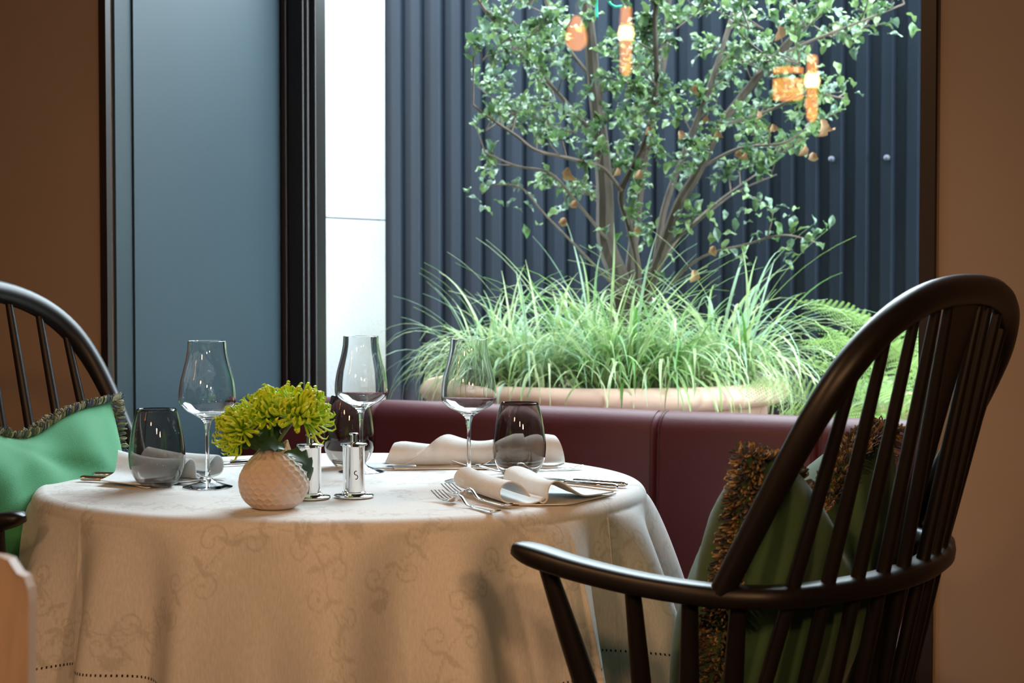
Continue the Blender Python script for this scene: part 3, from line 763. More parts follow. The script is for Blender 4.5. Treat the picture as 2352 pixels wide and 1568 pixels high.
knife(tp(182, 1104), tp(470, 1113), 'steel knife at the left table edge by the green cushion, the nearer of the two', .225)
knife(tp(212, 1095), tp(500, 1101), 'steel knife at the left table edge by the green cushion, the farther of the two', .225)
knife(tp(1080, 1072), tp(846, 1073), 'steel knife under the long rolled napkin, its blade pointing to the mills', .20)
knife(tp(1080, 1063), tp(852, 1067), 'steel knife under the long rolled napkin, partly behind the other blade', .20)
fork(tp(1338, 1076), tp(1180, 1085), 'steel fork right of the long rolled napkin, the nearer of the two', .19)
fork(tp(1296, 1072), tp(1150, 1073), 'steel fork right of the long rolled napkin, the farther of the two', .19)
fork(tp(625, 1056), tp(470, 1062), 'steel fork at the far left behind the flowers', .2)
knife(tp(640, 1062), tp(470, 1072), 'steel knife at the far left behind the flowers', .2)

# ------------------------------------------------------------------ napkins
def extr_cloth(curves, n_axis, th):
    """curves(k) gives a list of Vector for the axial position k in 0..1; a closed sheet of thickness th"""
    rows = []
    for i in range(n_axis + 1):
        C = curves(i / n_axis); n = len(C); off = []
        for j in range(n):
            t = (C[min(j + 1, n - 1)] - C[max(j - 1, 0)]); off.append(t)
        rows.append((C, off))
    V = []; F = []; n = len(rows[0][0]); m = n_axis + 1
    ax = [(rows[min(i + 1, m - 1)][0][j] - rows[max(i - 1, 0)][0][j]) for i in range(m) for j in range(n)]
    for sd in (0, 1):
        for i in range(m):
            C, T = rows[i]
            for j in range(n):
                nr = T[j].cross(ax[i * n + j]); nr = nr.normalized() if nr.length > 1e-12 else Vector((0, 0, 1))
                V.append(C[j] + nr * (th * (.5 if sd else -.5)))
    b = m * n
    for i in range(m - 1):
        for j in range(n - 1):
            a = i * n + j; F += [(a, a + n, a + n + 1, a + 1), (b + a, b + a + 1, b + a + n + 1, b + a + n)]
    for i in range(m - 1):
        a = i * n; F.append((a, b + a, b + a + n, a + n)); a = i * n + n - 1; F.append((a, a + n, b + a + n, b + a))
    for j in range(n - 1):
        a = j; F.append((a, a + 1, b + a + 1, b + a)); a = (m - 1) * n + j; F.append((a, b + a, b + a + 1, a + 1))
    return V, F
S_CURVE = [(-.020, .013), (-.030, .026), (-.045, .0335), (-.057, .030), (-.063, .020), (-.060, .009), (-.050, .0042), (-.034, .0030), (-.018, .0034), (-.004, .0072), (.000, .0100), (-.003, .0090),
           (-.005, .0050), (.000, .0040), (.0045, .010), (.0055, .021), (.010, .031), (.019, .0345), (.030, .030), (.045, .019), (.060, .0105), (.085, .0075), (.112, .0060)]
def loop_napkin(px, py, dir_ang, label, flip=1, sc=1.0, shear=(0, 0), seed=0, L=.19, tail=0):
    p = tp(px, py); root = empty('linen_napkin', p, (0, 0, dir_ang)); tag(root, label, 'napkin', 'pale linen napkins on the round table')
    base = [Vector((x * sc * flip, z * sc, 0)) for x, z in S_CURVE]; base = spline(base, 4)
    def cv(k):
        out = []
        for j, q in enumerate(base):
            u = j / len(base); hgt = 1 - .12 * math.sin(PI * k) + .05 * math.sin(3 * k + u * 4)
            sh = shear[0] * k * (1 if u < .72 else lerp(1, .35, (u - .72) / .28)); y = L * k * (1 if u < .75 else lerp(1, .55, (u - .75) / .25)); y = y + (1 - k) * max(0, q.x * flip - .040) * tail
            spread = 1 + .10 * k
            out.append(Vector((q.x * spread + sh, y, max(q.y * hgt, .0026) + shear[1] * k * (q.y / .034))))
        return out
    V, F = extr_cloth(cv, 14, .0018 * sc)
    MB().add(V, F).build('folded_sheet', M['napkin'], root)
    def fl(k):
        return [Vector((flip * sc * lerp(-.035 + .01 * k, .118 - .05 * k, j / 12) + shear[0] * k * .9, (.002 + (L * .95) * k + (1 - k) * max(0, lerp(-.035, .118, j / 12) - .035) * tail), .0012)) for j in range(13)]
    V, F = extr_cloth(fl, 4, .0018); MB().add(V, F).build('under_layer', M['napkin'], root)
    return root
loop_napkin(1250, 1161, math.radians(4), 'pale linen napkin folded into two open loops, at the right behind the forks', 1, 1.0, (-.05, .002), 0, .19, 1.5)
loop_napkin(455, 1104, math.radians(62), 'pale linen napkin folded into loops, behind the left tumbler', -1, 1.05, (.03, .004), 1, .17)
# long rolled napkin
p0 = tp(905, 1077); p1 = tp(1282, 1072); d = p1 - p0
root = empty('linen_napkin', p0, (0, 0, math.atan2(d.y, d.x))); tag(root, 'pale linen napkin rolled lengthwise, at the back of the table between two wine glasses', 'napkin', 'pale linen napkins on the round table')
LN = d.length
def roll(k):
    out = []; r0 = .0225 - .006 * math.sin(PI * min(1, k * 1.15)) + .004 * math.exp(-((k - .93) / .12) ** 2)
    endl = 1 - .75 * math.exp(-(k / .03) ** 2) * .3
    for j in range(40):
        a = lerp(-.4, 7.4, j / 39); r = r0 * lerp(.62, 1.03, j / 39) * endl
        out.append(Vector((k * LN + .020 * math.sin(a * .5 + .5) * (1 - 2 * k) * .8, .030 - r * math.cos(a) * 1.25, .0035 + r0 + r * math.sin(a) * -1 * .98)))
    return [Vector((v.x, v.y, max(v.z, .0032))) for v in out]
V, F = extr_cloth(roll, 30, .0016); MB().add(V, F).build('roll', M['napkin'], root)
def flap(k):
    out = []; r0 = .0225 - .006 * math.sin(PI * min(1, k * 1.15)) + .0022
    for j in range(14):
        a = lerp(4.2, 7.2, j / 13)
        out.append(Vector((lerp(.02 + .085 * (1 - j / 13), LN * .80, k), .030 - (r0 + .0012) * math.cos(a) * 1.25, max(.0032, .0035 + r0 - (r0 + .0012) * math.sin(a)))))
    return out
V, F = extr_cloth(flap, 18, .0014); MB().add(V, F).build('wrapped_flap', M['napkin'], root)
def fl(k): return [Vector((lerp(.0, LN * .99, j / 12), lerp(-.012, .075, k) - .016 * j / 12 * (1 - k), .0012)) for j in range(13)]
V, F = extr_cloth(fl, 4, .0018); MB().add(V, F).build('under_layer', M['napkin'], root)

# ------------------------------------------------------------------ vase and flowers
def make_vase(px, py):
    c = tp(px, py); rows = [Vector((r, z, 0)) for z, r in [(0, .026), (.004, .034), (.014, .0435), (.028, .0485), (.042, .0485), (.056, .043), (.068, .034), (.076, .0255), (.083, .020)]]
    prof = spline(rows, 10); NA = 15; V = []; F = []
    zmax = .083
    def rad(z):
        for a, b in zip(prof, prof[1:]):
            if a.y <= z <= b.y + 1e-9: return lerp(a.x, b.x, (z - a.y) / (b.y - a.y + 1e-9))
        return prof[-1].x
    # shallow scooped facets on a staggered grid
    ang = 150; rowsN = 60; P = []
    cell_h = .0094
    cent = []
    nrow = int(zmax / (cell_h * .80)) + 2
    for i in range(nrow + 1):
        for k in range(23): cent.append((2 * PI * (k + .5 * (i % 2)) / 23, (i - .3) * cell_h * .80))
    cent = np.array(cent)
    for i in range(rowsN + 1):
        z = zmax * i / rowsN; r = rad(z)
        for k in range(ang):
            a = 2 * PI * k / ang; da = (cent[:, 0] - a + PI) % (2 * PI) - PI
            dd = np.sort(np.sqrt((da * max(r, .02)) ** 2 + ((cent[:, 1] - z) * 1.15) ** 2))[:2]
            rr = r + .0019 * (1 - min(1, (dd[1] - dd[0]) / .0065)) ** 1.5 - .0015
            lip = max(0, (z - .074) / .009); zz = z + lip * (.010 * max(0, math.cos(a - .15)) ** 3 + .004 * math.sin(2 * a))
            V.append((rr * math.cos(a), rr * math.sin(a), zz))
    for i in range(rowsN):
        for k in range(ang): F.append((i * ang + k, i * ang + (k + 1) % ang, (i + 1) * ang + (k + 1) % ang, (i + 1) * ang + k))
    top = rowsN * ang; b = len(V)
    for fr, dz in ((.93, -.001), (.9, -.02), (.5, -.035)):
        for k in range(ang): v = V[top + k]; V.append((v[0] * fr, v[1] * fr, v[2] + dz))
    for q in range(3):
        A = top if q == 0 else b + (q - 1) * ang; B = b + q * ang
        for k in range(ang): F.append((A + k, A + (k + 1) % ang, B + (k + 1) % ang, B + k))
    F.append([b + 2 * ang + k for k in range(ang)]); F.append(list(range(ang))[::-1])
    o = MB().add(V, F).build('bud_vase', M['vase'], None, False); o.location = c
    return tag(o, 'round white ceramic vase with scooped facets, holding lime chrysanthemums', 'vase'), c
vase, VC = make_vase(629, 1166)
def petal_mesh(L, curl, bend, wd, seed):
    r = random.Random(seed); n = 10; x = 0; h = 0; a = 0; P = []; C = []
    for i in range(n + 1):
        t = i / n; P.append(Vector((x, r.uniform(-.0006, .0006) * t, h))); ds = L / n
        a += bend / n + (curl / n * 3.2 * max(0, (t - .62) / .38)); x += math.cos(a) * ds; h += math.sin(a) * ds
        C.append((lerp(.27, .62, t ** .7), lerp(.56, .80, t ** .6), lerp(.02, .04, t)))
    mb = MB(); R = [wd * (.55 + .75 * math.sin(PI * min(1, .15 + .7 * i / n))) for i in range(n + 1)]; R[-1] = wd * .35
    mb.tube(P, R, 5, True, C, .5, None); return mb.mesh('petal', M['petal'], True, True)
def leaf_blade(L, wd, droop, lobes=5, n=16, fold=.25, amp=.35):
    V = []; F = []
    x = 0; z = 0; a = .15
    for i in range(n + 1):
        t = i / n; w = wd * math.sin(PI * min(1, t * .93 + .03)) ** .75 * (1 + amp * math.sin(t * lobes * 2 * PI) * (t > .12)); w = max(w, .0006)
        V += [(x, -w, z + w * fold), (x, -w * .5, z + w * fold * .3), (x, 0, z - .0006), (x, w * .5, z + w * fold * .3), (x, w, z + w * fold)]
        a -= droop / n; x += math.cos(a) * L / n; z += math.sin(a) * L / n
    m = len(V); V += [(p[0], p[1], p[2] - .0007) for p in V]
    for i in range(n):
        for k in range(4):
            A = i * 5 + k; F += [(A, A + 1, A + 6, A + 5), (m + A, m + A + 5, m + A + 6, m + A + 1)]
        F += [(i * 5, i * 5 + 5, m + i * 5 + 5, m + i * 5), (i * 5 + 4, m + i * 5 + 4, m + i * 5 + 9, i * 5 + 9)]
    F += [(0, m, m + 1, 1), (1, m + 1, m + 2, 2), (2, m + 2, m + 3, 3), (3, m + 3, m + 4, 4)]
    return MB().add(V, F)
def flower(center, axis, R, npet, label, leaf, seed):
    """center = where the petals meet; everything local to the stem's foot inside the vase"""
    r = random.Random(seed); foot = VC + Vector((r.uniform(-.006, .006), r.uniform(-.006, .006), .050))
    root = empty('chrysanthemum', foot); tag(root, label, 'flower', 'lime chrysanthemums in the faceted vase')
    c = center - foot; ax = Vector(axis).normalized()
    mouth = VC + Vector((c.x * .10, c.y * .1, .086)) - foot
    sm_ = MB().tube(spline([Vector((0, 0, 0)), mouth, lerp(mouth, c, .55) + Vector((0, 0, .006)), c], 6), [.0026] * 18 + [.003], 8).build('stem', M['stem'], root)
    mb = MB().lathe([(.0005, -.006), (.005, -.004), (.008, 0), (.0005, .004)], 14); q = ax.to_track_quat('Z', 'Y'); mb.V = [c + q @ v for v in mb.V]; mb.build('calyx', M['stem'], root)
    metas = [petal_mesh(R * l, cu, be, R * .044, seed * 10 + i) for i, (l, cu, be) in enumerate(((1.0, 4.4, .25), (1.1, 5.0, .0), (.95, 3.8, .4), (.9, 4.6, .5), (1.18, 4.2, -.1), (.84, 4.0, .7)))]
    g = PI * (3 - math.sqrt(5))
    for i in range(npet):
        t = (i + .5) / npet; th = lerp(.10, 1.82, t ** .62) + r.uniform(-.10, .10); ph = i * g + r.uniform(-.15, .15)
        me = metas[r.choice((5, 3, 2) if t < .35 else (0, 1, 2, 3) if t < .8 else (0, 1, 4))]
        ld = Vector((math.sin(th) * math.cos(ph), math.sin(th) * math.sin(ph), math.cos(th)))
        # local frame: X = petal direction, Z = towards the flower's axis (petals curl inwards)
        X = q @ ld; Zt = (ax - X * ax.dot(X)); Zt = Zt.normalized() if Zt.length > 1e-4 else X.orthogonal().normalized(); Y = Zt.cross(X)
        rot = Matrix((X, Y, Zt)).transposed().to_quaternion() @ Quaternion((1, 0, 0), r.uniform(-.5, .5))
        o = link('petal', me, root); o.rotation_mode = 'QUATERNION'; o.rotation_quaternion = rot
        o.location = c + X * .004; s = r.uniform(.86, 1.08); o.scale = (s, s, s)
    for (lp, lq, L, wd, dr) in leaf:
        mbl = leaf_blade(L, wd, dr); mbl.V = [Vector(lp) - foot + lq @ v for v in mbl.V]; mbl.build('leaf', M['leaf_dark'], sm_)
    return root
def frame_q(x, up=(0, 0, 1)):
    X = Vector(x).normalized(); Z = Vector(up); Z = (Z - X * Z.dot(X)).normalized(); Y = Z.cross(X); return Matrix((X, Y, Z)).transposed().to_quaternion()
VY = VC.y
flower(at(553, 985, VY - .012), (-.72, -.42, .42), .041, 150, 'lowest lime chrysanthemum, hanging out to the left of the vase',
       [(at(655, 1030, VY - .01), frame_q((-1, -.35, .30), (.2, -.55, 1)), .068, .019, .75), (at(650, 1028, VY + .01), frame_q((-.75, .15, .75), (.5, -1, .6)), .05, .013, .9)], 1)
flower(at(622, 950, VY + .020), (-.25, -.30, .92), .046, 150, 'upper lime chrysanthemum at the back of the bunch, between the other two',
       [(at(638, 1022, VY + .012), frame_q((-.12, .05, 1), (-.5, -1, .1)), .055, .011, .5)], 2)
flower(at(692, 952, VY - .008), (.42, -.35, .80), .049, 170, 'largest lime chrysanthemum, leaning right above the chrome mill',
       [(at(652, 1040, VY - .024), frame_q((.9, -.55, .25), (0, -.5, 1)), .068, .0125, 2.5)], 3)
# ------------------------------------------------------------------ planter, shrub, sedges, ferns
PC = Vector((.243, 4.90, 0)); RZ = .803
pot = empty('planter', PC); tag(pot, 'large round terracotta planter with a rolled rim, outside the window', 'planter')
MB().lathe([(.0005, -.02), (.34, -.02), (.36, .0), (.405, .4), (.432, RZ - .07), (.44, RZ - .062), (.44, RZ - .12), (.40, RZ - .12), (.395, RZ - .1)][:6] + [(.43, RZ - .06)], 72).build('body', M['terracotta'], pot)
rim = []
for k in range(15):
    a = lerp(-2.2, 2.4, k / 14); rim.append((.445 + .042 * math.cos(a), RZ - .030 + .030 * math.sin(a)))
MB().lathe([(.42, RZ - .065)] + rim + [(.40, RZ - .03), (.40, RZ - .10)], 84).build('rim', M['terracotta'], pot)
MB().lathe([(.0005, RZ - .035), (.2, RZ - .03), (.405, RZ - .05), (.405, RZ - .09), (.0005, RZ - .09)], 48).build('soil', M['soil'], pot)
R3 = random.Random(21)
def shrub():
    base = Vector((.29, 4.93, RZ - .04)); root = empty('shrub', base)
    tag(root, 'leafy multi-stemmed shrub with a few dry brown leaves growing in the terracotta planter', 'shrub')
    def loc(px, py, Y): return at(px, py, Y) - base
    stems = [([(1432, 800, 4.92), (1425, 660, 4.92), (1398, 560, 4.95), (1385, 440, 4.97), (1380, 330, 5.0), (1372, 200, 5.02), (1350, 60, 5.04), (1320, -120, 5.05)], .030, .014),
             [[(1450, 800, 4.95), (1440, 640, 4.95), (1455, 520, 5.0), (1480, 400, 5.02), (1500, 250, 5.05), (1525, 90, 5.1), (1540, -100, 5.12)], .016, .008],
             [[(1462, 800, 4.90), (1485, 680, 4.88), (1525, 570, 4.86), (1562, 470, 4.85), (1600, 390, 4.83), (1650, 290, 4.82), (1740, 170, 4.80), (1850, 50, 4.78), (1935, -60, 4.76)], .018, .008],
             [[(1440, 800, 4.86), (1460, 640, 4.82), (1440, 520, 4.80), (1428, 440, 4.80), (1480, 330, 4.76), (1500, 200, 4.74), (1510, 40, 4.72), (1520, -100, 4.70)], .010, .006],
             [[(1460, 800, 4.98), (1500, 640, 5.0), (1530, 480, 5.05), (1580, 330, 5.1), (1640, 180, 5.14), (1690, 20, 5.16), (1720, -110, 5.2)], .011, .006],
             [[(1430, 440, 4.80), (1390, 385, 4.78), (1310, 365, 4.74), (1230, 345, 4.70), (1180, 310, 4.68), (1120, 265, 4.66), (1080, 240, 4.65)], .006, .003],
             [[(1398, 560, 4.95), (1330, 470, 4.9), (1260, 400, 4.86), (1190, 380, 4.84), (1110, 350, 4.82)], .005, .0025],
             [[(1445, 700, 4.92), (1360, 600, 4.84), (1250, 490, 4.78), (1200, 430, 4.76), (1110, 425, 4.75)], .004, .002],
             [[(1380, 330, 5.0), (1300, 230, 4.98), (1200, 120, 4.95), (1110, 10, 4.93), (1060, -80, 4.92)], .007, .004],
             [[(1372, 200, 5.02), (1300, 100, 5.06), (1240, -20, 5.1), (1200, -120, 5.12)], .006, .004],
             [[(1650, 290, 4.82), (1760, 255, 4.78), (1860, 215, 4.75), (1940, 225, 4.74)], .005, .0025],
             [[(1600, 390, 4.83), (1700, 340, 4.78), (1790, 330, 4.76), (1850, 300, 4.75)], .005, .0025],
             [[(1740, 170, 4.80), (1830, 110, 4.80), (1950, 60, 4.80), (2075, 10, 4.80)], .005, .0025],
             [[(1480, 720, 4.88), (1600, 600, 4.78), (1720, 560, 4.72), (1800, 540, 4.70), (1885, 560, 4.69)], .004, .002],
             [[(1525, 570, 4.86), (1620, 500, 4.8), (1700, 440, 4.78), (1790, 400, 4.77)], .004, .002],
             [[(1485, 680, 4.88), (1550, 560, 4.94), (1640, 470, 4.98), (1760, 380, 5.0)], .004, .002]]
    nodes = []
    for si, (pts, r0, r1) in enumerate(stems):
        P = spline([loc(*p) + Vector((R3.uniform(-.008, .008), R3.uniform(-.02, .02), 0)) for p in pts], 6)
        n = len(P); R = [lerp(r0, r1, i / (n - 1)) for i in range(n)]
        MB().tube(P, R, 8 if si < 5 else 5).build('stem' if si < 5 else 'branch', M['bark'] if si < 5 else M['twig'], root)
        for i in range(n // 5, n): nodes.append((P[i], (P[min(i + 1, n - 1)] - P[i - 1]).normalized()))
    # crown outline as the photo shows it, given in the plane of the planter
    def inside(px, py):
        L = np.interp(py, [-140, 0, 60, 150, 200, 260, 300, 330, 420, 470, 500, 560], [1080, 1085, 1090, 1060, 1045, 1050, 1160, 1100, 1095, 1120, 1250, 1330])
        Rr = np.interp(py, [-140, 0, 60, 130, 170, 250, 280, 350, 420, 470, 500, 560], [2060, 2085, 2050, 1960, 1900, 1950, 1880, 1850, 1760, 1640, 1600, 1560])
        return L < px < Rr
    def density(px, py):
        d = 1.0
        if py > 330: d = np.interp(py, [330, 420, 500, 560], [.7, .45, .25, .1])
        if 1880 < px: d *= .6
        return d
    tw = MB(); leaves = []; tries = 0; cnt = 0
    while cnt < 330 and tries < 6000:
        tries += 1; px, py = R3.uniform(1040, 2090), R3.uniform(-140, 560)
        if not inside(px, py) or R3.random() > density(px, py): continue
        Y = R3.uniform(4.58, 5.28); tip = loc(px, py, Y); best = None; bd = 9
        for p, t in nodes:
            dl = (p - tip).length
            if p.z < tip.z + .03 and dl < bd: bd = dl; best = (p, t)
        if best is None or bd > .55: continue
        p, t = best; cnt += 1
        mid = lerp(p, tip, .5) + t * bd * .22 + Vector((R3.uniform(-.02, .02), R3.uniform(-.02, .02), R3.uniform(0, .02)))
        path = spline([p, mid, tip], 6); tw.tube(path, [lerp(.0024, .0011, i / (len(path) - 1)) for i in range(len(path))], 4, False)
        nl = R3.randint(8, 12)
        for k in range(nl):
            u = lerp(.30, 1.0, k / (nl - 1)); f = u * (len(path) - 1); i = min(int(f), len(path) - 2); q = lerp(path[i], path[i + 1], f - i); tt = (path[i + 1] - path[i]).normalized()
            leaves.append((q, tt, k))
        if bd > .12: nodes.append((lerp(p, tip, .6), (tip - p).normalized()))
    # hand-set sprays low on the stems and at the right
    for px, py, Y, n in ((1110, 445, 4.75, 6), (1140, 470, 4.75, 4), (1200, 460, 4.77, 4), (1395, 545, 4.8, 5), (1460, 520, 4.8, 6), (1490, 480, 4.78, 7), (1600, 470, 4.8, 6), (1660, 520, 4.76, 5), (1720, 500, 4.75, 5),
                         (1800, 500, 4.72, 5), (1850, 545, 4.70, 7), (1820, 590, 4.69, 5), (1760, 560, 4.72, 5), (1700, 590, 4.74, 5), (1640, 560, 4.76, 5), (1520, 620, 4.85, 5), (1560, 530, 4.82, 5), (1230, 500, 4.78, 4), (1935, 220, 4.74, 8), (1900, 190, 4.75, 6), (1850, 295, 4.75, 5), (2060, 15, 4.8, 8), (2010, 40, 4.8, 8), (1960, 70, 4.8, 8), (2070, 60, 4.8, 4), (1880, 540, 4.69, 6)):
        for k in range(n): leaves.append((loc(px + R3.uniform(-38, 38), py + R3.uniform(-25, 25), Y + R3.uniform(-.03, .03)), Vector((R3.uniform(-1, 1), R3.uniform(-.6, .2), R3.uniform(-.2, .8))).normalized(), k))
    o = tw.build('twigs', M['twig'], root); o['kind'] = 'stuff'
    shp = []
    for k in range(6):
        r = random.Random(k); V = []; F = []; n = 7; L = 1.0; wd = r.uniform(.27, .34); wv = r.uniform(.05, .12); dr = r.uniform(.2, .9); x = z = 0; a = .25
        V.append((-.16, 0, -.03)); 
        for i in range(n + 1):
            t = i / n; w_ = wd * math.sin(PI * min(1, t * .94 + .05)) ** .7
            V += [(x, -w_, z + w_ * .45 + wv * math.sin(t * 9 + k)), (x, 0, z), (x, w_, z + w_ * .45 + wv * math.sin(t * 9 + 2 + k))]
            a -= dr / n; x += math.cos(a) * L / n; z += math.sin(a) * L / n
        for i in range(n):
            b = 1 + i * 3; F += [(b, b + 1, b + 4, b + 3), (b + 1, b + 2, b + 5, b + 4)]
        F.append((0, 2, 1)); F.append((0, 3, 2)); shp.append((V, F))
    R3.shuffle(leaves); leaves.sort(key=lambda l: l[0].y + (0 if (at(0, 0, 1).z or 1) else 0))
    keep = []; rest = MB()
    def xf(q, tt, k):
        ph = k * 2.4 + R3.uniform(-.5, .5); s = tt.orthogonal().normalized(); b = tt.cross(s); o_ = s * math.cos(ph) + b * math.sin(ph)
        X = (tt * .55 + o_ * .8 + Vector((0, -.15, .12))).normalized(); Z = Vector((R3.uniform(-.35, .35), R3.uniform(-.55, .15), 1)); Z = (Z - X * Z.dot(X)); Z = Z.normalized() if Z.length > .01 else X.orthogonal(); Y = Z.cross(X)
        return Matrix((X, Y, Z)).transposed(), R3.uniform(.025, .039)
    mats = [M['leaf1'], M['leaf2'], M['leaf3']]; lm = {}
    restm = [MB(), MB(), MB()]
    vis = [l for l in leaves if (l[0] + base).z < 1.72]; hid = [l for l in leaves if (l[0] + base).z >= 1.72]
    for i, (q, tt, k) in enumerate(vis + hid):
        Rm, sc = xf(q, tt, k); s = R3.randrange(6); mi = R3.choices((0, 1, 2), (4, 4, 4))[0]
        if i < 290:
            if (s, mi) not in lm: lm[(s, mi)] = make_mesh('leaf', [Vector(v) for v in shp[s][0]], shp[s][1], mats[mi])
            o = link('leaf', lm[(s, mi)], root); o.rotation_mode = 'QUATERNION'; o.rotation_quaternion = Rm.to_quaternion(); o.location = q; o.scale = (sc, sc, sc)
        else: restm[mi].add([q + Rm @ (Vector(v) * sc) for v in shp[s][0]], shp[s][1])
    mb = MB(); mi = []
    for j, r_ in enumerate(restm): mi += [j] * len(r_.F); mb.add(r_.V, r_.F)
    o = link('foliage', make_mesh('foliage', mb.V, mb.F, mats, True, None, mi), root); o['kind'] = 'stuff'
    # dry leaves
    dm = []
    for k in range(4):
        r = random.Random(40 + k); mb = leaf_blade(1.0, .30, 1.6 + k * .3, 2, 9, .9, .15); dm.append(mb.mesh('dry_leaf', M['dry']))
    for px, py, s in ((1305, 385, .055), (1297, 500, .036), (1322, 460, .032), (1418, 385, .03), (1490, 290, .04), (1470, 390, .035), (1775, 285, .042), (1765, 290, .04), (1700, 345, .036), (1712, 350, .035), (1885, 275, .045), (1900, 285, .045), (1893, 290, .04),
                      (1850, 335, .036), (1868, 350, .04), (1862, 245, .04), (1855, 225, .036), (1640, 565, .034), (1592, 620, .045), (1465, 520, .03), (1625, 265, .04), (1650, 300, .04), (1560, 300, .034), (1790, 60, .045), (1740, 255, .03), (1600, 195, .035)):
        o = link('dry_leaf', R3.choice(dm), root); o['label'] = 'dry brown leaf'; o.location = loc(px, py, R3.uniform(4.62, 4.74)); o.rotation_mode = 'QUATERNION'
        o.rotation_quaternion = frame_q((R3.uniform(-.5, .5), R3.uniform(-.4, .2), -1), (R3.uniform(-1, 1), -1, .2)); o.scale = (s, s, s)
    return root
shrub()
tie = MB().tube(spline([at(1371, -60, 4.75), at(1370, 5, 4.75), at(1371, 40, 4.74)], 6), .0035, 6)
tie.tube(spline([at(1371, -40, 4.75), at(1392, -12, 4.74), at(1400, 6, 4.73), at(1412, 15, 4.73), at(1428, 14, 4.74)], 6), .0035, 6)
tag(tie.build('plant_tie', M['string']), 'bright green plant tie looped round an upper stem of the shrub', 'plant tie')

R4 = random.Random(77)
def sedge(px, py, Y, n, Lr, label, hue, spread, lean=(0, 0)):
    p = at(px, py, Y); p.z = RZ - .035; root = empty('sedge_clump', p); tag(root, label, 'grass', 'sedge clumps in the terracotta planter')
    mass = MB()
    def blade(i):
        az = R4.uniform(0, 2 * PI); L = R4.uniform(*Lr); wd = R4.uniform(.0021, .0038); el = R4.uniform(.75, 1.5); droop = R4.uniform(1.8, 3.6) * spread
        if R4.random() < .18: droop *= .35; L *= 1.1
        x = R4.uniform(-.05, .05); y = R4.uniform(-.05, .05); P = []; n_ = 11
        pos = Vector((x, y, 0)); a = el; tw = R4.uniform(-.5, .5); hx = az
        V = []; F = []; C = []
        v = R4.random(); c1 = [(.11, .27, .05), (.26, .40, .12), (.46, .55, .27), (.30, .47, .30)][R4.choices(range(4), hue)[0]]; c2 = tuple(min(1, q * 1.0 + .22) for q in c1) if v < .6 else c1
        for k in range(n_ + 1):
            t = k / n_; d = Vector((math.cos(hx) * math.cos(a) + lean[0] * t * .3, math.sin(hx) * math.cos(a) + lean[1] * t * .3, math.sin(a))); pos = pos + d * (L / n_) if k else pos
            if pos.z < -.02 and (Vector((pos.x, pos.y, 0)) + Vector((p.x - PC.x, p.y - PC.y, 0))).length < .42: pos.z = -.02
            sd = Vector((-math.sin(hx), math.cos(hx), 0)); w_ = wd * (1 - t ** 3) * (.75 + .5 * math.sin(PI * t)) + .0004
            V += [pos - sd * w_, pos - Vector((0, 0, .0008)), pos + sd * w_]; C += [c2, c1, c2]
            a -= droop / n_ * (.35 + 1.3 * t); hx += tw / n_
        for k in range(n_):
            b = k * 3; F += [(b, b + 1, b + 4, b + 3), (b + 1, b + 2, b + 5, b + 4)]
        return V, F, C
    for i in range(n):
        V, F, C = blade(i)
        if i < 32: link('blade', make_mesh('blade', V, F, M['grass'], True, C), root)
        else: mass.add(V, F, C)
    o = mass.build('blades', M['grass'], root, True, True); o['kind'] = 'stuff'
sedge(1130, 870, 4.82, 300, (.20, .39), 'sedge clump at the left end of the planter, its blades arching over the rim', (2, 3, 4, 4), 1.0)
sedge(1230, 880, 4.66, 260, (.20, .42), 'pale sedge clump in the planter behind the right-hand wine glass', (1, 3, 5, 3), 1.05)
sedge(1410, 900, 4.60, 260, (.22, .48), 'dark green sedge clump in the middle of the planter, below the shrub stems', (6, 4, 1, 1), .8)
sedge(1540, 880, 4.64, 240, (.20, .42), 'yellow-green sedge clump in the planter, right of the shrub stems', (2, 5, 4, 1), 1.0)
sedge(1670, 880, 4.76, 300, (.24, .52), 'straw-green sedge clump at the right end of the planter', (1, 3, 5, 3), 1.0)
sedge(1360, 860, 5.05, 200, (.25, .50), 'sedge clump at the back of the planter, behind the shrub stems', (3, 4, 2, 2), .9)

def frond_mesh(L, wd, droop, np_, seed):
    r = random.Random(seed); mb = MB(); pos = Vector((0, 0, 0)); a = 0; P = [pos.copy()]; A = [0]
    n = np_
    for i in range(n): a -= droop / n; pos = pos + Vector((math.cos(a), 0, math.sin(a))) * (L / n); P.append(pos.copy()); A.append(a)
    mb.tube(P, [lerp(.0022, .0007, i / n) for i in range(n + 1)], 4, False)
    for i in range(3, n + 1):
        t = i / n; l = wd * (math.sin(PI * min(1, .10 + .86 * t)) ** .8) * (1 - .25 * t); q = P[i]; T = Vector((math.cos(A[i]), 0, math.sin(A[i])))
        for sg in (-1, 1):
            d0 = (Vector((0, sg, 0)) * .93 + T * .32 + Vector((0, 0, r.uniform(.0, .2)))).normalized(); up = T.cross(d0) * sg; m = max(5, int(l / .0065)); g = T
            for j in range(m):   # leaflets of each pinna
                u = (j + .3) / m; c = q + d0 * (l * u) + Vector((0, 0, -.25 * l * u * u)); ll = .0085 * (1 - .75 * u) * (wd / .07) ** .5 + .002; ww = l / m * .34
                for s2 in (-1, 1):
                    e = (g * s2 + d0 * .5).normalized(); mb.add([c - d0 * ww, c + d0 * ww, c + d0 * ww * .6 + e * ll, c + e * ll * .85 - d0 * ww * .2], [(0, 1, 2, 3)])
    return mb.mesh('frond', M['fern'])
FM = [frond_mesh(.42, .095, 1.3, 21, 1), frond_mesh(.36, .09, 1.7, 19, 2), frond_mesh(.48, .075, 1.1, 25, 3)]
